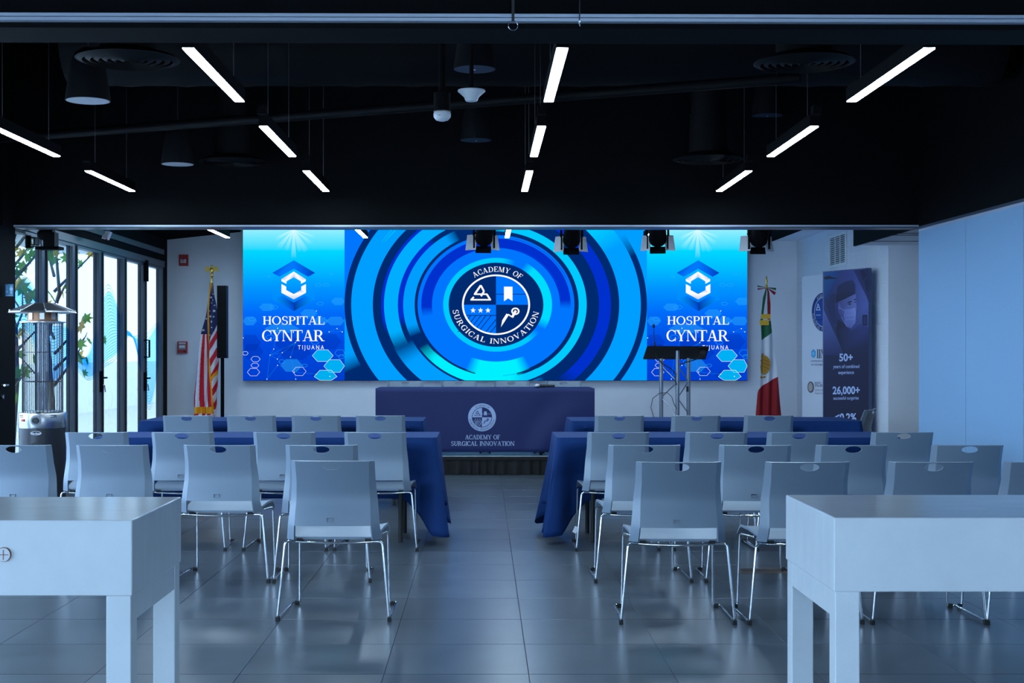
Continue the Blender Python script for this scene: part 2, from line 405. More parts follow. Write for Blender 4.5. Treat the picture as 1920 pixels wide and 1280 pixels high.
# front header near the camera
h2 = struct('trim_3', (0, 4.52, 0)); h2.rotation_euler = (0, 0, .0105)
MB().b2(-4.0, 3.72, 0, .22, 2.372, CEIL).build('header', black, h2)
MB().b2(-4.0, 3.72, -.03, 0, 2.402, 2.4125).build('track_rail', alu, h2)
MB().b2(-4.0, 3.72, -.03, 0, 2.389, 2.3995).build('track_rail', alu, h2)
MB().b2(-4.0, 3.72, -.02, 0, 2.3995, 2.402).build('groove', black, h2)
# operable partition, right
wr = struct('wall_right', (XPART, YPART, 0)); wr.rotation_euler = (0, 0, .025)
PW = 1.085
for k in range(13):
    MB().b2(0, .09, -(k + 1) * PW + .004, -k * PW - .004, .012, 2.355).build('partition_panel', fabric_wall, wr)
    MB().b2(.002, .088, -(k) * PW - .004, -k * PW + .004, .012, 2.355).build('seal', grey_p, wr)
MB().b2(-.012, .1, -13 * PW, 0, 2.375, 2.395).build('top_track', frame_m, wr)
MB().b2(.0, .09, -13 * PW, 0, 2.355, 2.375).build('track_gap', alu, wr)
MB().b2(-.004, .3, -13 * PW, 0, 2.395, CEIL).build('upper_wall', black, wr)
MB().b2(.03, .06, -13 * PW, 0, 0, .012).build('floor_seal', black, wr)
# bulkhead and recess beyond the header, right
bk = struct('trim_4')
MB().b2(3.68, 6.2, YH + .0, 14.0, 2.43, CEIL).build('bulkhead', black, bk)
MB().b2(3.70, 6.2, YH + .0, 14.0, 2.40, 2.43).build('soffit', white_wall, bk)
MB().b2(3.68, 3.70, YH + .0, 14.0, 2.39, 2.43).build('soffit_edge', black, bk)
for y in (12.55, 12.75, 13.45): MB().b2(3.72, 6.2, y, y + .03, 2.393, 2.40).build('slot', grey_p, bk)
S1(MB().b2(5.9, 6.2, -2.2, 14.0, 0, CEIL), 'wall_recess', white_wall)
# block wall, right of the stage
wb = struct('wall_stage_right')
MB().b2(4.014, 6.2, 13.95, YB, 0, CEIL).build('core', white_wall, wb)
bmsh = {}
for r_ in range(14):
    z0 = .02 + r_ * .2; y = 13.955 - (0 if r_ % 2 else .2)
    while y < YB:
        a, b_ = max(y, 13.955), min(y + .4, YB)
        if b_ - a > .03:
            key = round(b_ - a, 3)
            if key not in bmsh:
                h = key / 2 - .0012; t = .0995
                bmsh[key] = MB().add([(.006, -h, -t), (.006, h, -t), (.006, h, t), (.006, -h, t), (0, -h + .0015, -t + .0015), (0, h - .0015, -t + .0015), (0, h - .0015, t - .0015), (0, -h + .0015, t - .0015)],
                    [(4, 7, 6, 5), (0, 4, 5, 1), (1, 5, 6, 2), (2, 6, 7, 3), (3, 7, 4, 0)]).mesh('block', block_m)
            o = link_mesh('block', bmsh[key], wb, (XR, (a + b_) / 2, z0 + .0995))
        y += .4

# folding glass doors, left wall
def wave(yy, k, n):
    t = k / (n - 1)
    a = 1.42 + .20 * math.sin(2.1 * yy + .4) + .10 * math.sin(4.7 * yy)
    wdt = .08 + .30 * (0.5 + .5 * math.sin(2.9 * yy + 2.2)) 
    return a + (t - .5) * 2 * wdt + .10 * math.sin(3.6 * yy + t * 2.6)
def fold_door(n, y0, y1, detail):
    d = struct('door_%d' % n)
    X0, X1 = XL - .035, XL + .03
    MB().b2(X0, X1, y0 + .005, y0 + .085, .0, 2.40).build('stile', frame_m, d); MB().b2(X0, X1, y1 - .085, y1 - .005, .0, 2.40).build('stile', frame_m, d)
    MB().b2(X0, X1, y0 + .085, y1 - .085, 0.0, .12).build('bottom_rail', frame_m, d); MB().b2(X0, X1, y0 + .085, y1 - .085, 2.37, 2.40).build('top_rail', frame_m, d)
    MB().b2(X1, X1 + .012, y0 + .02, y0 + .055, .02, 2.39).build('seal_strip', rubber, d)
    p = MB().b2(XL - .008, XL, y0 + .085, y1 - .085, .12, 2.37).build('glass_pane', dimmed if detail else glass, d)
    if detail:
        b = MB(); N = 26
        for k in range(N):
            def rib(u, v):
                yy = y0 + .09 + u * (y1 - y0 - .18); return (XL + .0015, yy, wave(yy, k, N) + (v - .5) * .007)
            b.grid(rib, 26, 1)
        b.build('wave_decal', decal_m, p)
        MB().grid(lambda u, v: (lambda yy: (XL + .0008, yy, wave(yy, 2, N) + v * (wave(yy, N - 3, N) - wave(yy, 2, N))))(y0 + .09 + u * (y1 - y0 - .18)), 26, 1).build('wave_film', film_m, p)
bounds = [11.93, 12.885, 13.84, 14.79, 15.75, 16.69, 17.64]
for k in range(6): fold_door(k + 1, bounds[k], bounds[k + 1], True)
y = 11.62
for k in range(14):
    fold_door(k + 7, y - .98, y, False); y -= .98
tr = struct('trim_5')
MB().b2(XL - .06, XL + .05, 11.93, 17.64, 2.40, 2.475).build('door_head', frame_m, tr)
MB().b2(XL - .06, XL + .05, -2.1, 11.62, 2.40, 2.475).build('door_head', frame_m, tr)
MB().b2(XL - .02, XL + .045, 11.93, 17.64, 2.56, 2.62).build('upper_track', frame_m, tr)
d2 = bpy.data.objects['door_2']; d4 = bpy.data.objects['door_3']; d6 = bpy.data.objects['door_5']
def lever(par, y, z):
    b = MB().box((XL + .045, y, z), (.03, .035, .22)); o = b.build('handle_plate', black, par)
    MB().tube([(XL + .06, y, z + .04), (XL + .10, y, z + .04), (XL + .10, y - .12, z + .04)], .009).build('lever', black, o)
    MB().tube([(XL + .06, y, z - .04), (XL + .075, y, z - .04), (XL + .075, y + .03, z - .11)], .006).build('key', steel, o)
lever(d4, 14.745, HP(715, 14.75)); lever(d6, 16.66, HP(715, 16.66))
b = MB().tube([(XL + .03, 16.66, 1.28), (XL + .09, 16.66, 1.28), (XL + .09, 16.66, 1.48), (XL + .03, 16.66, 1.48)], .012); b.build('pull_handle', black, d6)
MB().box((XL + .05, 16.66, 2.30), (.05, .06, .25)).build('closer', black, d6)
# unseen front behind the camera; opening added and sized to let daylight in
wn = struct('added_daylight_opening')
for k in range(3):
    MB().b2(-.6 + k * 1.265, -.53 + k * 1.265, -2.1, -2.02, 0, 2.5).build('mullion', frame_m, wn)
MB().b2(-4.2, 6.2, -2.15, -2.0, 2.5, CEIL).build('lintel', black, wn)
wf = struct('added_light_wall')  # unseen wall pieces added to narrow the opening and steer the light
MB().b2(-4.2, -.6, -2.16, -2.01, 0, 2.5).build('added_wall_piece', white_wall, wf); MB().b2(2.0, 6.2, -2.16, -2.01, 0, 2.5).build('added_wall_piece', white_wall, wf)
# leaf of a dark door beside the pier
d0 = struct('door_21')
MB().b2(-3.99, -3.955, 11.48, 11.615, 0, 2.38).build('leaf', black, d0)
MB().tube([(-3.955, 11.56, HP(722, 11.5)), (-3.90, 11.56, HP(722, 11.5)), (-3.90, 11.47, HP(722, 11.5))], .009).build('lever', steel, d0)
MB().lathe([(.018, -.012), (.018, .012)], 14, (-3.95, 11.56, HP(744, 11.5)), Matrix.Rotation(R(90), 3, 'Y')).build('lock_cylinder', steel, d0)

# outside: pavement, low wall, tree
S1(MB().b2(-30, -4.3, -30, 45, -.3, -.03), 'ground', pave_m)
S1(MB().b2(-9.2, -9.0, 5, 45, -.03, 1.1), 'wall_garden', white_wall)
S1(MB().b2(-5.6, -4.3, 11.9, 18.4, 2.62, 2.8), 'canopy', white_wall)
def leafmesh(m):
    pts = []
    for k in range(14):
        a = 2 * math.pi * k / 14; r = (.075 if k % 2 == 0 else .042) * (1.15 if k in (0, 2, 12) else 1) * (.6 if k in (6, 7, 8) else 1)
        pts.append((r * math.sin(a), r * math.cos(a)))
    b = MB(); b.add([(0, 0, .008)] + [(x, y, -.006 * (i % 2)) for i, (x, y) in enumerate(pts)], [(0, i + 1, (i + 1) % 14 + 1) for i in range(14)]); return b.mesh('leaf', m)
LM = [leafmesh(m) for m in (leaf1, leaf1, leaf3, leaf2)]
def tree(label, base, top, seed, nb, nl):
    rn = random.Random(seed); t = thing('tree', label, 'tree', base)
    tips = []; H = top
    tr_ = [(0.0, 0, 0)] + [(rn.uniform(-.08, .08), rn.uniform(-.1, .1), H * k / 5) for k in range(1, 6)]
    MB().tube(tr_, [.05 - .007 * k for k in range(6)], 8).build('trunk', bark, t, 60)
    for k in range(nb):
        z = H * (.30 + .65 * k / nb); a = rn.uniform(0, 6.28); L = rn.uniform(.5, 1.1)
        p0 = Vector((0, 0, z)); p1 = p0 + Vector((math.cos(a) * L * .3, math.sin(a) * L * .6, L * .35)); p2 = p1 + Vector((math.cos(a + .4) * L * .25, math.sin(a + .4) * L * .5, L * .3))
        MB().tube([p0, p1, p2], [.02, .012, .005], 6).build('branch', bark, t, 60)
        tips += [p0.lerp(p1, .7), p1, p1.lerp(p2, .5), p2]
    for k in range(nl):
        p = rn.choice(tips) + Vector((rn.gauss(0, .12), rn.gauss(0, .14), rn.gauss(0, .13)))
        o = link_mesh('leaf', LM[rn.randrange(4)], t, p); o.rotation_euler = (rn.uniform(-.9, .9), R(90) + rn.uniform(-.8, .8), rn.uniform(0, 6.28)); s = rn.uniform(.8, 1.5); o.scale = (s, s, s)
tree('slim maple with green leaves outside the glass doors beside the patio heater', (-5.15, 13.1, -.03), 2.6, 3, 9, 70)
tree('bare-branched maple with yellowing leaves outside the middle glass doors', (-5.15, 15.3, -.03), 2.7, 5, 11, 90)
tree('thin sapling with few leaves outside the glass doors nearest the white wall', (-5.15, 16.9, -.03), 2.6, 8, 9, 26)

# ================================================================== LED wall
YS = 17.88
sm = lambda x, y, l: (XP(x, YS), YS - l, HP(y, YS))
LB, MID, NAVY, DEEP, CY_, BC = [c[:3] for c in (rgb(0, 158, 255), rgb(0, 118, 255), rgb(0, 42, 112), rgb(0, 48, 205), rgb(0, 202, 255), rgb(0, 240, 255))]
WHT = (1, 1, 1)
def cabinet(par, x0, x1): return MB().b2(XP(x0, YS), XP(x1, YS), YS + .0005, 17.995, HP(713.5, YS), HP(429, YS)).build('cabinet', black, par)
scr = thing('led_screen', 'wide blue LED wall with round emblem in rings, middle section', 'screen', (0, 0, 0))
cabinet(scr, 646, 1213)
A = Art(sm)
A.poly(rect(646, 1213, 429, 713), NAVY)
cx, cy, KX = 930, 571.2, 1.0
def clipped_ring(r0, r1, col, a0, a1, f0=0, f1=0):
    """ring pieces cut to the screen's rectangle"""
    A.L += 1; n = int(abs(a1 - a0) / 1.5) + 2
    for i in range(n):
        q = []; al = []
        for a in (a0 + (a1 - a0) * i / n, a0 + (a1 - a0) * (i + 1) / n):
            v = 1
            if f0: v = min(v, abs(a - a0) / f0)
            if f1: v = min(v, abs(a1 - a) / f1)
            q.append((a, v))
        pts = [(cx + r * math.cos(R(a)), cy - RY * r * math.sin(R(a)), v) for r, (a, v) in ((r0, q[0]), (r1, q[0]), (r1, q[1]), (r0, q[1]))]
        def clip(ps, ax, lim, sgn):
            out = []
            for k in range(len(ps)):
                p, c = ps[k], ps[(k + 1) % len(ps)]; ip, ic = sgn * (p[ax] - lim) <= 0, sgn * (c[ax] - lim) <= 0
                if ip: out.append(p)
                if ip != ic:
                    t = (lim - p[ax]) / (c[ax] - p[ax]); out.append(tuple(p[j] + t * (c[j] - p[j]) for j in range(3)))
            return out
        for ax, lim, sg in ((0, 646, -1), (0, 1213, 1), (1, 429, -1), (1, 713, 1)):
            if pts: pts = clip(pts, ax, lim, sg)
        if len(pts) > 2:
            A.mb.add([sm(p[0], p[1], A.L * A.step) for p in pts], [tuple(range(len(pts)))], [(*col, p[2]) for p in pts])
RY = 1 / 1.127
cr = clipped_ring
cr(284, 420, MID, 128, 186, 0, 0); cr(284, 330, LB, 186, 207, 0, 6); cr(283, 420, LB, -60, 50); cr(271, 300, LB, 22, 60, 10, 0)
cr(231, 271.5, LB, -60, 240); cr(231, 271, CY_, 28, 52, 12, 8)
cr(210, 215.5, DEEP, 118, 196, 0, 8); cr(184, 210, (0, .42, 1), 108, 207, 8, 10); cr(174, 184, DEEP, 130, 195, 5, 8)
cr(152, 174, LB, 116, 203, 8, 8); cr(174, 212, LB, 205, 300, 12, 10)
cr(147, 170, BC, 212, 275, 14, 0); cr(147, 170, CY_, 275, 300); cr(155, 170, CY_, -62, 95, 0, 12)
cr(193, 215.5, DEEP, -54, 72, 10, 0)
cr(141, 147, MID, 60, 190); A.ell(cx, cy, 147, 147 * RY, MID, 96); cr(147, 152.5, NAVY, 100, 255); cr(147, 154.5, NAVY, -75, 88)
cr(120, 140, DEEP, -4, 191, 8, 9)
cr(121.5, 123, (0, .05, .75), 20, 75, 5, 5); cr(142.5, 143.5, (0, .05, .75), 20, 80, 5, 5)
cr(120, 149, BC, 247, 296, 9, 9); cr(151, 165, BC, 220, 290, 8, 10)
cr(88, 99, CY_, 68, 325, 14, 16); cr(88, 105, (0, .72, 1), -30, 58, 12, 12)
A.poly([[(735, 429), (737, 429), (716, 454), (715, 454)], [(742, 429), (745, 429), (722, 453), (721, 453)]], (0, .55, 1))
emblem(A, 930, 571.2, 78.8, 1.127, NAVY, WHT, MID, NAVY)
A.mb.build('display_image', screen_m, scr)
def side_panel(x0, x1, label):
    t = thing('led_screen', label, 'screen'); cabinet(t, x0, x1); A = Art(sm)
    st = [(429, rgb(150, 240, 255)), (445, rgb(110, 232, 255)), (470, rgb(0, 215, 255)), (500, rgb(0, 190, 255)), (540, rgb(0, 148, 255)), (585, rgb(0, 108, 250)), (640, rgb(0, 74, 225)), (713, rgb(0, 62, 205))]
    A.L += 1
    for (ya, ca), (yb, cb) in zip(st, st[1:]):
        A.mb.add([sm(*q, A.L * A.step) for q in ((x0, ya), (x1, ya), (x1, yb), (x0, yb))], [(0, 1, 2, 3)], [ca, ca, cb, cb])
    d = x0 - 455.5
    Q = lambda zx, zy: (440 + zx * .2343 + d, 420 + zy * .2343)
    A.L += 1
    for ang, ln, wd in ((-62, 40, 4), (-40, 46, 5), (-20, 42, 4), (0, 54, 5), (17, 44, 4), (30, 48, 5), (52, 44, 4), (70, 44, 3)):
        xx, yy = Q(472, 40); yy = 430
        ex, ey = xx + ln * math.sin(R(ang)), yy + ln * math.cos(R(ang)); px_, py_ = math.cos(R(ang)) * wd, -math.sin(R(ang)) * wd
        A.mb.add([sm(xx - 1, yy, A.L * A.step), sm(xx + 1, yy, A.L * A.step), sm(ex + px_, max(ey + py_, 430), A.L * A.step), sm(ex - px_, max(ey - py_, 430), A.L * A.step)], [(0, 1, 2, 3)],
                 [(.75, 1, 1, .8), (.75, 1, 1, .8), (.6, 1, 1, 0), (.6, 1, 1, 0)])
    def hexa(zx, zy, rx, ry, col, a, line=False):
        c = [(math.cos(R(60 * k + 30)) if False else math.cos(R(60 * k)), math.sin(R(60 * k))) for k in range(6)]
        pts = [(min(max(Q(zx + rx * u, 0)[0], x0), x1), min(Q(0, zy + ry * v)[1], 712.8)) for u, v in c]
        if not line: A.poly(pts, (*col, a))
        else: A.poly([line2(*pts[k], *pts[(k + 1) % 6], .55) for k in range(6)], (*col, a))
    lb = rgb(40, 175, 255)[:3]; db = rgb(0, 40, 160)[:3]
    for a in ((125, 950, 85, 75), (140, 1020, 90, 70), (760, 940, 95, 70), (480, 1030, 135, 65), (440, 960, 120, 60), (720, 1210, 110, 55)): hexa(*a, db, .35)
    for a in ((260, 665, 66, 34), (595, 715, 70, 38), (120, 775, 60, 40), (810, 775, 80, 40), (690, 775, 60, 36), (830, 618, 60, 34), (455, 1130, 90, 58), (380, 835, 140, 40)): hexa(*a, lb, .35)
    for a in ((705, 1052, 84, 54), (800, 1135, 86, 58), (728, 1220, 92, 60)):
        hexa(*a, CY_, .7); hexa(*a, WHT, .9, True)
    for a in ((168, 1080, 38, 24), (163, 1130, 33, 20), (152, 1184, 50, 34), (518, 1178, 55, 38), (85, 1033, 25, 16)): hexa(*a, WHT, .9, True)
    for a in ((315, 665, 34, 18), (140, 760, 32, 16), (670, 487, 24, 14), (730, 487, 26, 13), (685, 637, 26, 14), (285, 905, 38, 18), (645, 948, 32, 15), (378, 1100, 24, 16), (562, 1131, 22, 13), (845, 1030, 44, 28), (775, 400, 14, 7), (275, 420, 14, 7), (855, 1060, 25, 18)): hexa(*a, lb, .9, True)
    nodes = [(285, 1048), (343, 1080), (345, 1130), (383, 1028), (314, 1000), (488, 948), (448, 1063), (478, 1184), (654, 1200), (764, 1218), (260, 1240), (490, 1240), (820, 836), (757, 862), (872, 862), (655, 695), (70, 910), (345, 833)]
    ln = [(0, 1), (0, 3), (1, 3), (0, 4), (4, 17), (3, 5), (5, 6), (6, 7), (7, 8), (8, 9), (0, 10), (7, 11), (12, 13), (12, 14), (0, 5), (2, 10), (13, 14)]
    nodes = [(min(a_, 862 if x1 < 700 else 848), b_) for a_, b_ in nodes]
    A.poly([line2(*Q(*nodes[i]), *Q(*nodes[j]), .35) for i, j in ln], (*lb, .6))
    A.poly([rect(Q(*n)[0] - .8, Q(*n)[0] + .8, Q(*n)[1] - .8, Q(*n)[1] + .8) for n in nodes], WHT)
    def T(ps): return [Q(*p) for p in ps]
    A.L += 1
    def quad(ps, cols): A.mb.add([sm(*Q(*p), A.L * A.step) for p in ps], [tuple(range(len(ps)))], cols)
    b1, b2, b3, cl = rgb(0, 120, 250), rgb(0, 78, 225), rgb(0, 60, 175), rgb(0, 150, 255)
    quad([(475, 290), (303, 391), (360, 422), (475, 358)], [b1, b2, b1, b1]); quad([(475, 290), (475, 358), (590, 422), (645, 391)], [b1, b1, b2, b3])
    quad([(303, 391), (303, 600), (385, 570), (360, 422)], [(*cl[:3], .0), (*cl[:3], .35), (*cl[:3], .6), (*cl[:3], .2)]); quad([(645, 391), (590, 422), (565, 570), (645, 600)], [(*cl[:3], 0), (*cl[:3], .2), (*cl[:3], .6), (*cl[:3], .35)])
    quad([(303, 600), (475, 696), (475, 628), (385, 575)], [cl, b2, b3, b1]); quad([(475, 696), (645, 600), (565, 575), (475, 628)], [rgb(0, 50, 140), cl, b1, b3])
    A.L += 1
    w1, w2 = (1, 1, 1), (.52, .60, .85)
    quad([(474, 380), (376, 440), (416, 458), (474, 425)], [w1, w2, w1, w2]); quad([(474, 380), (474, 425), (532, 458), (570, 440)], [w1, w2, w1, w2])
    quad([(376, 440), (376, 458), (416, 478), (416, 458)], w1); quad([(570, 440), (532, 458), (532, 478), (570, 458)], w1)
    quad([(376, 480), (376, 550), (414, 528), (414, 500)], w1); quad([(376, 550), (474, 603), (474, 560), (414, 528)], [w1, w2, w1, w1])
    quad([(572, 480), (534, 500), (534, 528), (572, 550)], w1); quad([(572, 550), (534, 528), (474, 560), (474, 603)], [w1, w2, w1, w2])
    x, y = Q(228, 804); A.poly(serif('HOSPITAL', x, y, (722 - 228) * .2343, 66 * .2343), WHT)
    x, y = Q(221, 936); A.poly(serif('CYNTAR', x, y, (720 - 221) * .2343, 88 * .2343, .0), WHT)
    x, y = Q(508, 1002); A.poly(sans('TIJUANA', x, y, (716 - 508) * .2343, 35 * .2343, 0, 0, 1.5), WHT)
    A.mb.build('display_image', screen_m, t)
side_panel(455.5, 646, 'left LED panel with white hospital lettering over blue hexagons')
side_panel(1213, 1401, 'right LED panel with white hospital lettering behind the lectern')

# ================================================================== chairs
def make_chair():
    root = thing('stacking_chair', 'x', 'chair')
    # backrest
    prof = [(.405, .006), (.44, -.014), (.48, -.024), (.53, -.014), (.58, .002), (.62, .006), (.68, -.008), (.74, -.026), (.80, -.046)]
    def yo(h):
        for (a, p), (b, q) in zip(prof, prof[1:]):
            if h <= b + 1e-6: return p + (q - p) * (h - a) / (b - a)
        return prof[-1][1]
    us = [-1, -.96, -.92, -.88, -.80, -.6, -.3, 0, .3, .6, .80, .88, .92, .96, 1]; hs = [.405, .43, .455, .478, .50, .53, .56, .59, .62, .66, .70, .74, .77, .80]
    vs = []; fs = []
    for h in hs:
        t = (h - .405) / .395; hw = .236 - .031 * min(1, t * 1.35) ** 0.8
        for u in us:
            fl_ = max(0, (abs(u) - .88) / .12) * (.024 + .022 * (1 - t))
            ck = .88 - .06 * (1 - t); uu = u * ck / .88 if abs(u) <= .88 else math.copysign(ck + (abs(u) - .88) / .12 * (1 - ck), u)
            vs.append((uu * hw, yo(h) - .020 * (1 - u * u) + fl_, h))
    nu = len(us)
    for j in range(len(hs) - 1):
        for i in range(nu - 1):
            if hs[j + 1] <= .479 and abs(us[i] + us[i + 1]) / 2 < .87: continue
            a = j * nu + i; fs.append((a, a + 1, a + nu + 1, a + nu))
    used = sorted({i for f in fs for i in f}); mp = {v: k for k, v in enumerate(used)}
    tmp = MB().add([vs[i] for i in used], [tuple(mp[i] for i in f) for f in fs]).build('t', plastic)
    so = tmp.modifiers.new('s', 'SOLIDIFY'); so.thickness = .009; so.offset = 0
    hole = [(.047 * math.cos(a), .7755 + .0195 * math.sin(a)) for a in [2 * math.pi * k / 28 for k in range(28)]]
    cu = MB().prism(hole, lambda x, z: (x, -.15, z), (0, .3, 0)).build('c', plastic)
    bo = tmp.modifiers.new('b', 'BOOLEAN'); bo.object = cu; bo.operation = 'DIFFERENCE'; bo.solver = 'EXACT'
    dg = bpy.context.evaluated_depsgraph_get(); me = bpy.data.meshes.new_from_object(tmp.evaluated_get(dg)); me.name = 'backrest'
    bpy.data.objects.remove(tmp); bpy.data.objects.remove(cu)
    me.shade_smooth(); me.set_sharp_from_angle(angle=R(28))
    bk_ = link_mesh('backrest', me, root)
    mk = MB()
    for x0, x1, z0, z1 in ((-.028, .004, .499, .4998), (-.028, .004, .518, .5188), (-.028, -.0272, .499, .518), (.0032, .004, .499, .518)): mk.b2(x0, x1, -.0475, -.040, z0, z1)
    mk.build('moulded_mark', grey_p, bk_)
    # seat
    def seat(u, v, top):
        x = (u - .5) * 2; y = .02 + v * .47; hw = .212 + .022 * min(1, v * 1.6)
        z = .417 + .022 * min(1, v / .5) - .012 * (1 - x * x) * math.sin(math.pi * min(v * 1.05, 1)) 
        if v > .78: z -= .050 * ((v - .78) / .22) ** 2
        if abs(x) > .86: z += .006 * (abs(x) - .86) / .14
        return (x * hw, y, z - (0 if top else .013))
    b = MB(); NU, NV = 14, 12
    T_ = [[seat(i / NU, j / NV, True) for i in range(NU + 1)] for j in range(NV + 1)]; B_ = [[seat(i / NU, j / NV, False) for i in range(NU + 1)] for j in range(NV + 1)]
    b.grid(lambda u, v: T_[round(v * NV)][round(u * NU)], NU, NV); b.grid(lambda u, v: B_[round(v * NV)][round(u * NU)], NU, NV)
    edge = [(0, i) for i in range(NU + 1)] + [(j, NU) for j in range(1, NV + 1)] + [(NV, i) for i in range(NU - 1, -1, -1)] + [(j, 0) for j in range(NV - 1, 0, -1)]
    n = len(edge); b.add([T_[j][i] for j, i in edge] + [B_[j][i] for j, i in edge], [(k, (k + 1) % n, (k + 1) % n + n, k + n) for k in range(n)])
    b.build('seat', plastic, root, 40)
    # sled legs
    def bend(p, c, q, r=.022, n=4):
        p, c, q = Vector(p), Vector(c), Vector(q); a = c + (p - c).normalized() * r; e = c + (q - c).normalized() * r
        return [(1 - t) ** 2 * a + 2 * t * (1 - t) * c + t * t * e for t in [k / n for k in range(n + 1)]]
    for s in (-1, 1):
        f0, f1, f2, f3, f4 = (s * .19, .30, .392), (s * .232, .43, .392), (s * .238, .462, .014), (s * .276, .452, .014), (s * .278, .0, .014)
        f5, f6 = (s * .242, .015, .395), (s * .19, .03, .393)
        pts = [f0] + bend(f0, f1, f2) + bend(f1, f2, f3, .012) + bend(f2, f3, f4, .012) + bend(f3, f4, f5, .018) + bend(f4, f5, f6, .022) + [f6]
        MB().tube(pts, .0065, 8).build('leg_frame', chrome, root, 60)
        MB().box((s * .278, .006, .011), (.019, .030, .022)).build('glide', rubber, root)
        MB().box((s * .252, .456, .011), (.022, .02, .022)).build('glide', rubber, root)
    pts = [(x * .195, .03 - .012 * (1 - x * x), .393 - .007 * (1 - x * x)) for x in [k / 5 - 1 for k in range(11)]]
    MB().tube(pts, .0065, 8).build('rear_cross_bar', chrome, root, 60)
    MB().tube([(-.19, .30, .393), (.19, .30, .393)], .006, 8).build('front_cross_bar', chrome, root, 60)
    for s in (-1, 1): MB().box((s * .17, .04, .402), (.03, .05, .016)).build('seat_clip', rubber, root)
    return root
chair = make_chair(); first = [True]; CHAIR_AT = []
def put_chair(px, Y, label, group, rz=0, z=0, X=None):
    o = chair if first[0] else copy_tree(chair)
    first[0] = False; CHAIR_AT.append(((px - CX) * (Y - .05) / F, Y))
    o.location = ((px - CX) * (Y - .05) / F if X is None else X, Y, z); o.rotation_euler = (0, 0, R(rz)); o['label'] = label; o['group'] = group; return o
ORD = ['nearest the aisle', 'second from the aisle', 'third from the aisle', 'fourth from the aisle']
def row(cs, Y, side, where, rots=None):
    cs = sorted(cs, key=lambda c: abs(c - CX))
    for k, c in enumerate(cs):
        rz = rots[k] if rots else random.uniform(-2, 2)
        put_chair(c, Y, 'grey plastic chair %s, %s side, %s' % (where, side, ORD[k]), 'grey stacking chairs for the audience', rz)
put_chair(623, 6.98, 'lone grey plastic chair in front of its row, just left of the aisle', 'grey stacking chairs for the audience', -1.5)
row([410, 602, 208, 27], 8.15, 'left', 'in the second row from the camera', [2, -1.5, 0, -1])
row([703, 532, 341, 179], 9.45, 'left', 'at the nearer blue table', [-2, -.5, 1, 3])
row([713, 592, 470, 350], 11.95, 'left', 'at the farther blue table', [0, 1, -1, 1])
row([1274, 1516, 1749, 1965], 6.9, 'right', 'in the row closest to the camera', [-1, 2, 0, 1])
row([1209, 1418, 1599, 1817], 8.15, 'right', 'in the second row from the camera', [1, -1, 1, 0])
row([1160, 1345, 1498, 1694], 9.45, 'right', 'at the nearer blue table', [1.5, -1, 1, 0])
row([1162, 1306, 1443], 11.95, 'right', 'at the farther blue table', [0, 1, -2])
put_chair(1628, 13.25, 'grey plastic chair turned sideways at the end of the farther right table', 'grey stacking chairs for the audience', 63)
ST = .20
for k, c in enumerate((759, 860, 959, 1057)):
    put_chair(c, 16.32, 'grey chair behind the speakers table, %s from the left' % ['first', 'second', 'third', 'fourth'][k], 'chairs behind the speakers table', 180, ST)

# ================================================================== tables with cloths
def folding_table(label, x0, x1, y0, y1, z=0, h=.735, ins=.25):
    t = thing('folding_table', label, 'table', ((x0 + x1) / 2, (y0 + y1) / 2, z)); w, d = x1 - x0, y1 - y0
    MB().box((0, 0, h - .02), (w - .02, d - .02, .04)).build('table_top', white_p, t)
    for s in (-1, 1):
        for q in (-1, 1): MB().tube([(s * (w / 2 - ins - .03), q * (d / 2 - .13), h - .04), (s * (w / 2 - ins), q * (d / 2 - .11), .3), (s * (w / 2 - ins), q * (d / 2 - .09), 0)], .016, 8).build('leg', rubber, t)
        MB().tube([(s * (w / 2 - ins - .005), -(d / 2 - .12), .32), (s * (w / 2 - ins - .005), d / 2 - .12, .32)], .011, 8).build('leg_brace', rubber, t)
        MB().tube([(s * (w / 2 - ins - .005), 0, .32), (s * (w / 2 - ins - .3), 0, h - .045)], .010, 8).build('folding_strut', rubber, t)
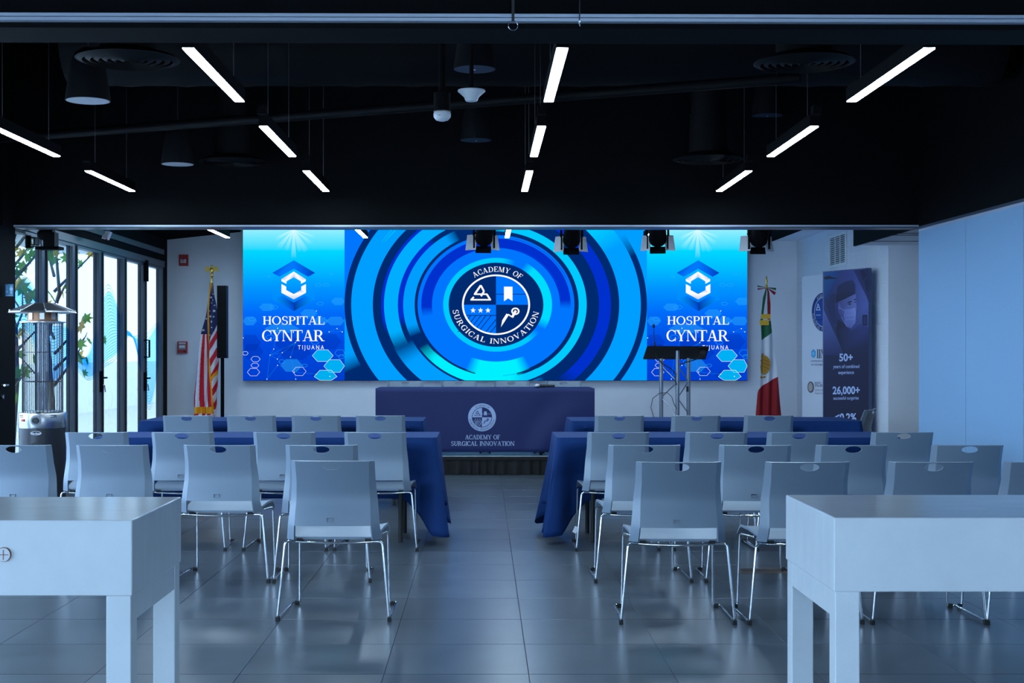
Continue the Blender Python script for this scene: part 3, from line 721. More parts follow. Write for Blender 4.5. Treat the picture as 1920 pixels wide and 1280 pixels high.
def cloth(name, label, x0, x1, y0, y1, h, df, de, corner, seed):
    rn = random.Random(seed); ph = [rn.uniform(0, 6.28) for _ in range(6)]; rc = .035
    path = []
    def arc(cx_, cy_, a0):
        for k in range(9):
            a = R(a0 + 90 * k / 8); path.append((cx_ + rc * math.cos(a), cy_ + rc * math.sin(a), math.cos(a), math.sin(a)))
    def seg(ax, ay, bx, by, nx, ny):
        n = int(math.hypot(bx - ax, by - ay) / .022)
        for k in range(1, n): path.append((ax + (bx - ax) * k / n, ay + (by - ay) * k / n, nx, ny))
    arc(x0 + rc, y0 + rc, 180); seg(x0 + rc, y0, x1 - rc, y0, 0, -1); arc(x1 - rc, y0 + rc, 270); seg(x1, y0 + rc, x1, y1 - rc, 1, 0)
    arc(x1 - rc, y1 - rc, 0); seg(x1 - rc, y1, x0 + rc, y1, 0, 1); arc(x0 + rc, y1 - rc, 90); seg(x0, y1 - rc, x0, y0 + rc, -1, 0)
    cum = [0]
    for a, b_ in zip(path, path[1:]): cum.append(cum[-1] + math.hypot(b_[0] - a[0], b_[1] - a[1]))
    N = len(path); M_ = 18; b = MB(); pts = []
    for j in range(M_ + 1):
        t = j / M_
        for (x, y, nx, ny), s in zip(path, cum):
            dc = min(math.hypot(x - qx, y - qy) for qx in (x0, x1) for qy in (y0, y1))
            e = math.exp(-(dc / .15) ** 2); L = (df if abs(ny) > abs(nx) else de); 
            if e > .2: L = max(df, de) * e + L * (1 - e)
            L = L + corner * e
            fold = .022 * math.sin(s * 22 + ph[0] + .8 * math.sin(3 * s + ph[1])) + .012 * math.sin(s * 51 + ph[2])
            side = math.exp(-((dc - .17) / .08) ** 2)
            off = .003 + (t ** 1.2) * (.03 + .07 * e - .05 * side + fold * (1 if abs(nx) < abs(ny) else 1.9))
            if t < .02: off = 0
            z = h - L * t if j else h
            z -= .0
            yy = y + ny * off
            if ny < -.5:
                for xc_, yc_ in CHAIR_AT:
                    if y0 - .6 < yc_ < y0 and abs(x - xc_) < .40:
                        wx = min(1, (.40 - abs(x - xc_)) / .12); wz = min(1, max(0, (h - .065 - z) / .20)); yy += max(0, yc_ + .50 - yy) * wx * wz
            pts.append((x + nx * off, yy, max(z, .015)))
    b.add(pts, [(j * N + k, j * N + (k + 1) % N, (j + 1) * N + (k + 1) % N, (j + 1) * N + k) for j in range(M_) for k in range(N)])
    n0 = len(b.v); b.v.append(((x0 + x1) / 2, (y0 + y1) / 2, h))
    for k in range(N): b.f.append((n0, k, (k + 1) % N)); b.c.append(None)
    o = b.build(name, cloth_m, None, 50); tag(o, label, 'tablecloth', 'blue tablecloths on the audience tables')
    o.modifiers.new('thick', 'SOLIDIFY').thickness = .0015
    return o
TABS = [('nearer left', 'left of the aisle, nearer of the two left tables', -2.70, -.33, 9.80, 10.50, 1), ('nearer right', 'right of the aisle, nearer of the two right tables', .52, 2.90, 9.80, 10.50, 2),
        ('farther left', 'left of the aisle, farther of the two left tables', -2.97, -.53, 12.18, 12.92, 3), ('farther right', 'right of the aisle, farther of the two right tables', .77, 3.27, 12.18, 12.92, 4)]
for nm, lab, a, b_, c, d, s in TABS:
    folding_table('folding table under blue cloth ' + lab, a, b_, c, d)
    k = cloth('tablecloth', 'royal blue tablecloth ' + lab, a - .008, b_ + .008, c - .008, d + .008, .742, .44, .50, .19, s)
    if s == 2: MB().box((.63, 9.60, .125), (.03, .003, .045), Matrix.Rotation(R(25), 3, 'Y')).build('care_tag', white_p, k)
# stage
stg = thing('stage', 'low stage platform with black pleated skirt', 'stage', (0, 0, 0))
MB().b2(-2.0, 3.3, 15.40, 17.75, ST - .045, ST).build('deck', deck_m, stg)
MB().b2(-1.95, 3.25, 15.5, 17.7, 0, ST - .045).build('riser', skirt_m, stg)
def sk(u, v):
    x = -2.0 + u * 5.3; return (x, 15.385 - (.006 + .012 * v) * (1 + math.sin(x * 58 + 2 * math.sin(x * 9))), ST - .012 - v * (ST - .016))
MB().grid(sk, 700, 5).build('pleated_skirt', skirt_m, stg, 80)
MB().b2(-2.0, 3.3, 15.365, 15.40, ST - .04, ST - .004).build('skirt_band', skirt_m, stg)
# speakers table
hx0, hx1, hy = XP(704, 15.45), XP(1115, 15.45), 15.45
folding_table('speakers table on the stage under the navy printed cloth', hx0 + .02, hx1 - .02, hy + .03, hy + .70, ST, .725, .566)
HT = ST + .738
def wr_(x, z):
    t = (HT - z) / .7; c0 = x - hx0; c1 = hx1 - x
    flat = 1 - math.exp(-((x - XP(906, hy)) / .42) ** 4)
    r = .034 * t * math.sin(9 * (c1 - .6 * t) + 1) * math.exp(-((c1 - .45) / .38) ** 2) * flat + .024 * t * math.sin(11 * (c0 - .35 * t)) * math.exp(-((c0 - .25) / .25) ** 2)
    return r * flat + .006 * t * math.sin(x * 13) * flat
hc = thing('printed_tablecloth', 'navy cloth with round white emblem and lettering on the speakers table', 'tablecloth')
b = MB(); N1, N2, N3 = 16, 90, 16
per = [(hx0, hy + .77 - .77 * k / N1, 0) for k in range(N1)] + [(hx0 + (hx1 - hx0) * k / N2, hy, 1) for k in range(N2 + 1)] + [(hx1, hy + .77 * k / N3, 2) for k in range(1, N3 + 1)]
rows = 16
pts = []
for j in range(rows + 1):
    t = j / rows; z = HT - t * (HT - .243)
    for x, y, s in per:
        if s == 1: pts.append((x, y - .002 - wr_(x, z) - .012 * t, z))
        else: pts.append((x + (-1 if s == 0 else 1) * (-.012 + .02 * t * math.sin(y * 16)), y, z))
n = len(per)
b.add(pts, [(j * n + k, j * n + k + 1, (j + 1) * n + k + 1, (j + 1) * n + k) for j in range(rows) for k in range(n - 1)])
b.add([(hx0 - .0, hy, HT), (hx1, hy, HT), (hx1, hy + .77, HT), (hx0, hy + .77, HT)], [(0, 1, 2, 3)])
cb = b.build('cloth', cloth2_m, hc, 60); cb.modifiers.new('thick', 'SOLIDIFY').thickness = .0012
def hm(x, y, l):
    X, Z = XP(x, hy), HP(y, hy); t = (HT - Z) / (HT - .243); return (X, hy - .006 - wr_(X, Z) - .012 * t - l, Z)
A = Art(hm, .0003); pw = rgb(176, 196, 232)[:3]; pn = rgb(34, 44, 100)[:3]
hq = lambda zx, zy: (680 + zx * .2396, 690 + zy * .2396)
ex, ey = hq(934, 384)
emblem(A, ex, ey, 26.2, 1.0, pw, pn, pn, pw)
A.ring(ex + 1.2, ey - 12, 0, .01, pw)
x, y = hq(890 + 62, 372)
A.poly([[hq(950, 338), hq(971, 338), hq(971, 372), hq(960.5, 364), hq(950, 372)]] + [star(*hq(882 + 18 * k, 399), 1.5) for k in range(3)], pw)
A.poly([line2(*hq(936, 357), *hq(949, 357), .7), line2(*hq(972, 357), *hq(1003, 357), .7)], pw)
A.poly([line2(*hq(866 + 14 * k + 14, 414), *hq(866 + 14 * k - 14, 452), .8) for k in range(1, 5)], pw)
TH, TN, SF = .22, .11, .09
x, y = hq(802, 556); A.poly(serif('ACADEMY OF', x, y, 275 * .2396, 35 * .2396, .02), pw)
x, y = hq(692, 606); A.poly(serif('SURGICAL INNOVATION', x, y, 495 * .2396, 35 * .2396, .02), pw)
A.mb.build('printed_emblem', print_m, cb); TH, TN, SF = .17, .065, .055
mc = thing('microphone', 'black handheld microphone lying on the speakers table', 'microphone', (XP(1015, 15.55), 15.56, HT + .027), R(-12))
MB().lathe([(.006, -.012), (.020, 0), (.026, .022), (.024, .042), (.014, .055), (0, .057)], 14, (-.02, 0, 0), Matrix.Rotation(R(-90), 3, 'Y')).build('grille', steel, mc, 40)
MB().lathe([(.018, 0), (.014, .16), (.013, .17)], 12, (-.02, 0, 0), Matrix.Rotation(R(90), 3, 'Y')).build('handle', rubber, mc, 40)

# ================================================================== white tables in front
def white_table(label, x0, x1, y0, y1, h, th):
    t = thing('white_console_table', label, 'table', ((x0 + x1) / 2, (y0 + y1) / 2, 0)); w, d = x1 - x0, y1 - y0
    o = MB().box((0, 0, h - th / 2), (w, d, th)).build('table_slab', conc, t)
    bv = o.modifiers.new('b', 'BEVEL'); bv.width = .003; bv.segments = 2
    for s in (-1, 1):
        for q in (-1, 1):
            l = MB().box((s * (w / 2 - .036), q * (d / 2 - .036), (h - th) / 2), (.064, .064, h - th)).build('leg', conc, t)
            bv = l.modifiers.new('b', 'BEVEL'); bv.width = .002
        MB().box((s * (w / 2 - .030), 0, h - th - .035), (.05, d - .136, .07)).build('end_rail', conc, t)
    return t
ty = .432 * F / (975 - CY)
wt = white_table('white console table at the lower left with a round cap in its front', XP(247.7, ty) - 2.0, XP(247.7, ty), ty, ty + .59, .9, .195)
b = MB().lathe([(0, .0), (.0155, .0), (.0175, -.003), (.0175, -.004)][::-1], 24, (XP(8, ty) - (wt.location.x), -.295 - .0035, HP(1039, ty)), Matrix.Rotation(R(-90), 3, 'X'))
cp = b.build('round_cap', white_p, wt)
MB().lathe([(.0176, 0), (.0176, .0042), (.0190, .0042), (.0190, 0)], 28, (XP(8, ty) - wt.location.x, -.295, HP(1039, ty)), Matrix.Rotation(R(90), 3, 'X')).build('cap_rim', copper, cp)
cxx = XP(8, ty) - wt.location.x
MB().box((cxx, -.3030, HP(1039, ty)), (.026, .001, .0018)).box((cxx, -.3030, HP(1039, ty)), (.0018, .001, .026)).build('cross_slot', copper, cp)
ty2 = .432 * F / (970 - CY)
white_table('white console table at the lower right in front of the chairs', XP(1564, ty2), XP(1564, ty2) + 2.0, ty2, ty2 + .59, .9, .195)

# ================================================================== ceiling: lamps, ducts, speakers
def linear_lamp(X, Y0, Y1, label, top):
    t = thing('linear_lamp', label, 'lamp', (X, (Y0 + Y1) / 2, 2.658), 0, 'suspended linear LED lamps'); L = Y1 - Y0
    MB().box((0, 0, .036), (.054, L + .01, .07)).build('housing', black, t)
    MB().box((0, 0, -.001), (.049, L, .006)).build('diffuser', lamp_m, t)
    for s in (-1, 1): MB().tube([(0, s * L * .36, .07), (0, s * L * .36, top - 2.658)], .0018, 5).build('suspension_wire', steel, t)
    MB().box((0, -L / 2 - .05, .085), (.05, .07, .05)).build('connector', black, t)
ROWS = [('far left row', -2.875, (1, 2)), ('row left of the middle', -1.285, (0, 1, 2)), ('middle row', .345, (0, 1, 2)), ('right row', 1.943, (0, 1, 2))]
SEG = [(6.13, 7.43), (8.25, 9.50), (10.27, 11.55)]
NM = ['nearest the camera', 'second from the camera', 'third from the camera']
for nm, X, ks in ROWS:
    for k in ks: linear_lamp(X - .003 * k, *SEG[k], 'lit white linear lamp in the %s, %s' % (nm, NM[k]), CEIL)
    linear_lamp(X - .03, 12.45, 13.65, 'added lit white linear lamp hidden behind the header, %s' % nm.replace('row', 'one'), 2.93)  # lamps out of view, added to continue each row and light the stage
    linear_lamp(X - .07, 15.0, 16.22, 'lit white linear lamp above the stage, %s' % nm.replace('row', 'one'), 2.93)
du = thing('air_duct', 'black spiral air duct running under the dark ceiling', 'duct')
b = MB().tube([(-2.9 + .1 * k, 9.9, 3.51) for k in range(0, 66)], [.30 + (.008 if k % 4 == 0 else 0) for k in range(66)], 24); b.build('duct_pipe', duct_m, du, 50)
def diffuser(px, py, Y, label):
    p = P(px, py, Y); t = thing('ceiling_diffuser', label, 'diffuser', p, 0, 'round black air diffusers')
    prof = []
    for k in range(6):
        r = .27 - .045 * k; prof += [(r, 0 if k == 0 else .02), (r - .03, .0), (r - .032, .02)]
    MB().lathe([(.14, .35), (.15, .05), (.25, .02), (.275, 0)] , 32).build('neck', duct_m, t, 50)
    for k in range(6):
        r = .265 - .043 * k; MB().lathe([(r, .0), (r - .026, -.012), (r - .028, .004)], 32, (0, 0, 0)).build('louvre_ring', duct_m, t, 40)
    MB().lathe([(.13, .3), (.135, CEIL - p.z)], 20).build('duct_drop', duct_m, t, 50)
diffuser(240, 112, 7.5, 'large round black air diffuser at the upper left of the ceiling')
diffuser(437, 303, 11.5, 'round black air diffuser far down the left side of the ceiling')
diffuser(1508, 118, 7.7, 'large round black air diffuser at the upper right of the ceiling')
diffuser(1328, 299, 10.9, 'round black air diffuser far down the right side of the ceiling')
def pend_speaker(px, py, w, label, dark=True):
    Y = .26 * F / w; p = P(px, py, Y); t = thing('pendant_speaker', label, 'speaker', p, 0, 'bell-shaped pendant speakers')
    MB().lathe([(.13, .0), (.128, .03), (.115, .12), (.10, .22), (.075, .28), (.03, .31), (0, .312)], 28).build('bell_housing', spk_m, t, 50)
    MB().lathe([(0, -.002), (.124, -.001), (.127, .004)], 28).build('grille_disc', disc2_m if dark else disc_m, t)
    MB().lathe([(0, -.008), (.006, -.004), (.007, 0)], 10).build('centre_badge', steel, t)
    MB().tube([(0, 0, .31), (0, 0, CEIL - p.z)], .004, 6).build('hanging_cable', rubber, t)
pend_speaker(165, 189, 83, 'bell-shaped black pendant speaker with pale disc, upper left', False)
pend_speaker(333, 308, 61, 'bell-shaped black pendant speaker with pale disc, farther down the left', False)
pend_speaker(890, 130, 79, 'dark bell-shaped pendant speaker right above the smoke detector')
pend_speaker(893, 263, 60, 'dark bell-shaped pendant speaker below the smoke detector')
pend_speaker(1622, 70, 80, 'dark bell-shaped pendant speaker near the upper right lamp')
pend_speaker(1439, 217, 58, 'dark bell-shaped pendant speaker beside the second right lamp')
p = P(884, 184, 8.0); t = thing('smoke_detector', 'white flared smoke detector hanging under the black ceiling', 'detector', p)
MB().lathe([(.078, .045), (.079, .038), (.06, .022), (.042, .005), (.036, -.012), (.030, -.018), (0, -.019)], 28).build('detector_body', white_p, t, 40)
MB().lathe([(.0365, -.009), (.0365, -.004)], 28).build('sensing_slot', rubber, t)
MB().tube([(0, 0, .045), (0, 0, CEIL - p.z)], .012, 8).build('conduit', black, t)
p = P(829, 214, 8.0); t = thing('dome_camera', 'small white dome security camera on a black drop pipe', 'camera', p)
MB().lathe([(.046, .01), (.05, 0), (.048, -.018), (.035, -.034), (.015, -.040), (0, -.041)], 24).build('dome', white_p, t, 40)
MB().lathe([(.012, -.012), (.0, -.016)], 12, (-.014, -.042, 0.0)).build('lens_window', grey_p, t)
MB().lathe([(.049, .01), (.049, .016)], 24).build('trim_ring', steel, t)
MB().lathe([(.048, .016), (.048, .12), (.02, .13), (.016, CEIL - p.z)], 16).build('drop_pipe', black, t, 40)
o = MB().tube([P(-60, 264, 11.3), P(1500, 146, 8.85)], .035, 10).build('ceiling_pipe', duct_m, None, 60); tag(o, 'long dark pipe crossing the ceiling at a slant', 'pipe')
for px, ln, rot, lab in ((962, 38, 0, 'steel split ring on a black strap under the near ceiling track'), (1087, 31, 80, 'steel split ring seen edge-on under the near ceiling track')):
    Y = 4.47; p = P(px, 48 if rot == 0 else 40, Y); t = thing('hanging_ring', lab, 'ring', p, R(rot))
    MB().tube([(.0150 * math.cos(2 * math.pi * k / 24), 0, .0150 * math.sin(2 * math.pi * k / 24)) for k in range(25)], .0012, 6, False).build('split_ring', chrome, t, 60)
    MB().box((0, .0, .035 + .04), (.009, .003, .12)).build('strap', rubber, t)
# stage spotlights under the header
def par(px, py, Y, rz, label):
    p = P(px, py, Y); t = thing('stage_spotlight', label, 'spotlight', p, R(rz), 'barn-door stage spotlights')
    Mx = Matrix.Rotation(R(-28), 3, 'X')      # beam towards the stage, slightly down
    MB().lathe([(.0, .19), (.06, .18), (.085, .12), (.09, -.06), (.085, -.075)], 20, (0, 0, .03), Matrix.Rotation(R(62), 3, 'X')).build('can', black, t, 40)
    MB().lathe([(0, 0), (.08, 0)], 20, (0, .065, -.005), Matrix.Rotation(R(62), 3, 'X')).build('lens', grey_p, t)
    def flap(c, d, M, m): MB().box(c, d, M).build('barn_door', m, t)
    flap((0, .10, -.105), (.16, .005, .075), Matrix.Rotation(R(-20), 3, 'X'), black)
    flap((0, .20, .06), (.16, .12, .005), Matrix.Rotation(R(20), 3, 'X'), black)
    flap((-.118, .12, -.03), (.004, .14, .16), Matrix.Rotation(R(42), 3, 'Z') @ Matrix.Rotation(R(10), 3, 'Y'), white_p)
    flap((.118, .12, -.03), (.004, .14, .16), Matrix.Rotation(R(-42), 3, 'Z') @ Matrix.Rotation(R(-10), 3, 'Y'), white_p)
    flap((-.102, .02, .0), (.014, .05, .19), None, black); flap((.102, .02, .0), (.014, .05, .19), None, black)
    MB().tube([(-.11, .0, .03), (-.11, 0, .2), (.11, 0, .2), (.11, 0, .03)], .008, 8).build('yoke', black, t)
    MB().tube([(0, 0, .2), (0, 0, 2.93 - p.z)], .012, 8).build('hanger', black, t)
par(908, 447, 14.2, 6, 'stage spotlight with barn doors, leftmost of four, beside a lit lamp')
par(1072, 450, 14.2, 0, 'stage spotlight with barn doors, second of four from the left')
par(1233, 448, 14.2, -8, 'stage spotlight with barn doors over the edge of the right LED panel')
par(1424, 449, 14.2, 0, 'stage spotlight with barn doors, rightmost, against the white wall')

# ================================================================== patio heater
hp = thing('patio_heater', 'tall steel and black patio heater with caged glass tube', 'heater', (XP(80, 11.2), 11.2, 0))
Z = lambda py: HP(py, 11.2)
MB().lathe([(.175, 0), (.18, .02), (.18, Z(801))], 40).build('base_cylinder', heater_black, hp, 40)
cpn = MB().lathe([(.184, Z(801)), (.186, Z(800)), (.186, Z(775)), (.182, Z(773)), (.05, Z(773))], 40).build('control_band', steel, hp, 40)
kn = MB().lathe([(.026, 0), (.024, .025), (0, .026)], 20, (.004, -.184, Z(786)), Matrix.Rotation(R(90), 3, 'X')).build('control_knob', rubber, cpn, 40)
MB().lathe([(.042, 0), (.042, .004), (0, .004)], 24, (.004, -.183, Z(786)), Matrix.Rotation(R(90), 3, 'X')).build('knob_plate', grey_p, cpn)
MB().box((-.105, -.155, Z(786)), (.03, .012, .018), Matrix.Rotation(R(-34), 3, 'Z')).build('igniter_button', red_p, cpn)
vb = MB()
for s in (-1, 1):
    for k in range(5):
        for q in range(2):
            a = R(-90 + s * 36 + k * 3.4 * s); vb.box((.187 * math.cos(a), .187 * math.sin(a), Z(777) - q * .012), (.008, .008, .005), Matrix.Rotation(a, 3, 'Z'))
vb.build('vent_slots', rubber, cpn)
lg = MB().lathe([(.045, 0), (.045, .003), (0, .003)], 28, (.004, -.179, Z(809.5)), Matrix.Rotation(R(90), 3, 'X'))
lg.v = [(v[0], v[1], Z(809.5) + (v[2] - Z(809.5)) * .36) for v in lg.v]
lo = lg.build('name_badge', rubber, hp)
A = Art(lambda x, y, l: (x, -.1825 - l, y))
A.ring(.004, Z(809.5), .0135, .0155, (.7, .72, .75), k=2.75)
A.poly([[(q[0], 2 * Z(811.6) - q[1]) for q in pp] for pp in sans('Fire Sense', -.030, Z(811.6), .066, .014, .02, .3)], (.75, .77, .8))
A.mb.build('badge_lettering', print_m, lo)
MB().lathe([(.056, 0), (.056, .012), (.050, .012), (.050, -.01), (0, -.011)], 28, (.004, -.176, Z(840)), Matrix.Rotation(R(90), 3, 'X')).build('access_hole', rubber, hp, 40)
MB().box((-.182, -.03, Z(815)), (.012, .04, .05)).build('side_latch', steel, hp)
MB().lathe([(.045, Z(771)), (.045, Z(604))], 24).build('glass_tube', tube_glass, hp, 60)
MB().lathe([(.15, Z(772)), (.155, Z(770)), (.045, Z(769))], 32).build('lower_plate', steel, hp, 40)
MB().lathe([(.045, Z(604)), (.178, Z(605)), (.178, Z(603)), (.045, Z(601))], 40).build('upper_plate', steel, hp, 40)
MB().lathe([(.118, Z(603)), (.118, Z(584)), (.10, Z(583))], 32).build('burner_screen', copper, hp, 40)
for k in range(4): MB().box((.12 * math.cos(R(-120 + 45 * k)), .12 * math.sin(R(-120 + 45 * k)), Z(593)), (.008, .035, Z(587) - Z(599)), Matrix.Rotation(R(-120 + 45 * k), 3, 'Z')).build('screen_strip', steel, hp)
b = MB()
for k in range(36):
    a = 2 * math.pi * k / 36; b.tube([(.155 * math.cos(a), .155 * math.sin(a), Z(772)), (.155 * math.cos(a), .155 * math.sin(a), Z(604))], .0028, 5)
for py in (660, 715):
    b.tube([(.157 * math.cos(2 * math.pi * k / 36), .157 * math.sin(2 * math.pi * k / 36), Z(py)) for k in range(37)], .0028, 5)
b.build('wire_guard', rubber, hp)
cap = MB().lathe([(0, Z(582)), (.255, Z(587)), (.262, Z(586)), (.255, Z(583.5)), (.10, Z(569)), (.06, Z(567.5)), (0, Z(567.5))], 8, (0, 0, 0), Matrix.Rotation(R(22.5), 3, 'Z')).build('reflector_cap', steel, hp)
for k in range(8):
    a = R(22.5 + 45 * k); MB().tube([(.10 * math.cos(a), .10 * math.sin(a), Z(568.5)), (.252 * math.cos(a), .252 * math.sin(a), Z(583))], .004, 6).build('cap_rib', steel, cap)
    MB().lathe([(.006, 0), (.006, .014), (0, .016)], 8, (.25 * math.cos(a), .25 * math.sin(a), Z(584))).build('cap_bolt', steel, cap)

# ================================================================== flags, loudspeaker, lectern
def interp(tab, y):
    if y <= tab[0][0]: return tab[0][1]
    for (a, p), (b, q) in zip(tab, tab[1:]):
        if y <= b: return p + (q - p) * (y - a) / (b - a)
    return tab[-1][1]
YF = 17.3
t = thing('flag_on_pole', 'stars and stripes flag with gold fringe draped on an eagle-topped pole', 'flag', (XP(397, YF), YF, 0))
O = Vector(t.location)
fz = lambda zx, zy: (340 + zx * .25, 480 + zy * .25)
def U(zx, zy, dy=0):
    px, py = fz(zx, zy); q = P(px, py, YF); return (q.x - O.x, dy, q.z)
MB().lathe([(.14, 0), (.14, .015), (.03, .05), (.013, .06), (.013, .06), (.0125, HP(522, YF))], 20).build('pole', gold, t, 50)
def usf(x, y):                                    # fold depth towards the camera
    return -.02 - .05 * max(0, min(1, (y - 200) / 500)) * (1 + .8 * math.sin(x * .075 + y * .004)) - .015 * math.sin(x * .17 + y * .01)
RED, WH, NV, GD = rgb(205, 22, 48)[:3], rgb(225, 222, 228)[:3], rgb(28, 40, 92)[:3], rgb(240, 160, 10)[:3]
Lt = [(200, 218), (310, 208), (450, 187), (580, 160), (720, 140), (880, 121), (1060, 101), (1180, 101), (1300, 101)]
Rt = [(200, 238), (260, 248), (330, 260), (400, 272), (560, 277), (700, 279), (770, 293), (820, 291), (870, 282), (960, 283), (1050, 275), (1110, 278), (1210, 280), (1300, 280)]
Gt = [(200, 226), (300, 212), (400, 206), (600, 208), (700, 217), (900, 228), (1140, 243), (1160, 246)]
def uscol(u, v):
    y = 200 + v * 1060; l, r, gl = interp(Lt, y), interp(Rt, y), interp(Gt, y); x = l + u * (r - l)
    if abs(x - gl) < 5.5 and y < 1150: return GD
    if x < gl and 1130 < y < 1178: return GD
    if x > gl + 20 and 0 < (y - (1010 - (x - 240) * 3.6)) < 0: return GD
    if x < gl:
        if y < 585: return NV
        s = (x - l) / max(gl - l, 1) * 4.2 - (y - 585) / 1500
        if y > 1178: return WH if int(s * 1.5) % 2 else RED
        return RED if int(s + 20) % 2 else WH
    if y < 520 + (272 - x) * 2.2: return NV
    if y > 1150: return WH if x > 245 + (y - 1150) * .1 else RED
    s = (y + (x - 240) * 2.0 - 560) / 62
    if 785 < y + (x - 240) * .9 - 50 and x > gl + 6 and y < 1000 and abs(y + (x - 290) * 1.3 - 845) < 16: return GD
    return RED if int(s + 20) % 2 else WH
b = MB()
b.grid(lambda u, v: (lambda y: (lambda x: U(x, y, usf(x, y)))(interp(Lt, y) + u * (interp(Rt, y) - interp(Lt, y))))(200 + v * 1060), 90, 420, uscol)
fo = b.build('flag_cloth', textile_m, t, 80)
A = Art(lambda x, y, l: U(x, y, usf(x, y) - .004 - l))
A.poly([star(x, y, r) for x, y, r in ((226, 310, 11), (242, 285, 9), (240, 330, 8), (231, 352, 8), (253, 412, 12), (222, 452, 12), (233, 492, 12), (250, 455, 8), (222, 592, 11), (173, 556, 11), (238, 536, 7), (256, 370, 7), (192, 470, 8), (216, 412, 6))], WH)
A.mb.build('flag_stars', textile_m, fo)
eg = MB().lathe([(.013, 0), (.02, .01), (.022, .02), (.012, .03), (.016, .05), (.0, .08)], 14, (0, 0, HP(522, YF))).build('finial_ball', gold, t, 50)
E = MB(); ez = HP(512, YF)
E.lathe([(.0, -.02), (.022, .0), (.026, .03), (.018, .06), (.014, .075), (.017, .09), (.008, .102), (0, .104)], 12, (0, 0, ez))
for s in (-1, 1):
    w_ = [(0, .06), (s * .03, .075), (s * .055, .088), (s * .075, .07), (s * .085, .01), (s * .07, .03), (s * .055, .01), (s * .045, .035), (s * .03, .02), (s * .015, .035)]
    E.prism(w_, lambda x, z: (x, -.006, ez + z), (0, .012, 0))
E.prism([(-.012, 0), (.012, 0), (.02, -.04), (-.02, -.04)], lambda x, z: (x, -.005, ez + z), (0, .01, 0)); E.box((.0, -.022, ez + .088), (.008, .02, .008))
E.build('eagle_finial', gold, t, 40)
# mexican-style tricolour
t = thing('flag_on_pole', 'green, white and red flag with gold eagle emblem and ribbon bow on a pole', 'flag', (XP(1437, YF), YF, 0)); O = Vector(t.location)
def V(zx, zy, dy=0):
    q = P(1390 + zx * .2342, 500 + zy * .2342, YF); return (q.x - O.x, dy, q.z)
MB().lathe([(.14, 0), (.14, .015), (.03, .05), (.013, .06), (.0125, HP(538, YF))], 20).build('pole', gold, t, 50)
MB().lathe([(.013, 0), (.022, .015), (.022, .03), (.010, .05), (.012, .07), (.016, .09), (.008, .15), (0, .16)], 14, (0, 0, HP(541, YF))).build('spear_finial', gold, t, 50)
GR, RD = rgb(16, 92, 58)[:3], rgb(150, 14, 26)[:3]; WM = rgb(215, 218, 228)[:3]
ML = [(170, 185), (250, 160), (420, 148), (590, 153), (780, 138), (960, 132), (1010, 120), (1180, 107), (1400, 100), (1500, 98)]
MR = [(170, 215), (250, 226), (420, 228), (530, 240), (700, 258), (880, 281), (1180, 312), (1400, 330), (1500, 335)]
mf = lambda x, y: -.02 - .05 * min(1, max(0, (y - 200) / 500)) - .018 * math.sin(x * .09 + y * .002) * min(1, (y - 170) / 500)
def mcol(u, v):
    y = 430 + v * 1070; x = interp(ML, y) + u * (interp(MR, y) - interp(ML, y))
    if y < 590 - (x - 153) * .74: return GR
    if y < 965 - (x - 135) * .60 + (max(0, 165 - x) ** 2) * .01: return WM
    return RD
b = MB(); b.grid(lambda u, v: (lambda y: (lambda x: V(x, y, mf(x, y)))(interp(ML, y) + u * (interp(MR, y) - interp(ML, y))))(430 + v * 1070), 60, 520, mcol)
fo = b.build('flag_cloth', textile_m, t, 80)
A = Art(lambda x, y, l: V(x, y, mf(x, y) - .016 - l)); gc, gd = rgb(176, 128, 40)[:3], rgb(120, 82, 22)[:3]
ring_pts = []
A.poly([[(150, 700), (162, 690), (170, 702), (160, 712), (178, 708), (200, 722), (218, 750), (224, 785), (214, 820), (196, 848), (176, 862), (158, 860), (146, 846), (140, 800), (148, 770), (140, 750), (150, 738), (146, 716)]], gc)
A.poly([line2(160, 740, 205, 760, 4), line2(158, 765, 212, 790, 4), line2(160, 790, 206, 818, 4), line2(160, 820, 192, 842, 4)], gd)
A.poly([[(136, 880), (150, 874), (160, 884), (172, 872), (186, 876), (184, 884), (166, 890), (140, 892)]], gc)
A.mb.build('eagle_emblem', textile_m, fo)
for pts_, c_ in (([(190, 168), (165, 250), (150, 400), (142, 440), (165, 440), (175, 330), (195, 200)], GR), ([(195, 190), (178, 330), (168, 425), (202, 425), (205, 300), (203, 190)], WM), ([(200, 168), (200, 300), (202, 425), (225, 425), (226, 300), (215, 200)], RD)):
    m_ = MB(); m_.prism(pts_, lambda x, z: V(x, z, -.062), (0, .006, 0)); m_.c = [c_] * len(m_.f); m_.build('ribbon_tail', textile_m, t)
for x0, x1, y0, y1 in ((150, 225, 380, 418), (138, 212, 428, 468)): MB().prism(rect(x0, x1, y0, y1), lambda x, z: V(x, z, -.070), (0, .006, 0)).build('gold_fringe_band', goldc, t)
for s, base in ((-1, 190), (1, 206)):
    for q, c_ in ((0, GR), (1, WM), (2, RD)):
        o0, o1 = q * 12, q * 12 + 12; dr = 1 if s < 0 else 1.6
        pp = [(base, 166 + q * 3), (base + s * 66, 150 + o0 * dr + (0 if s < 0 else 20)), (base + s * 66 - s * (0 if s < 0 else q * 8), 150 + o1 * dr + (0 if s < 0 else 20)), (base, 169 + q * 3)]
        m_ = MB(); m_.prism(pp, lambda x, z: V(x, z, -.045 - .004 * q), (0, .008, 0)); m_.c = [c_] * len(m_.f); m_.build('bow_loop', textile_m, t)
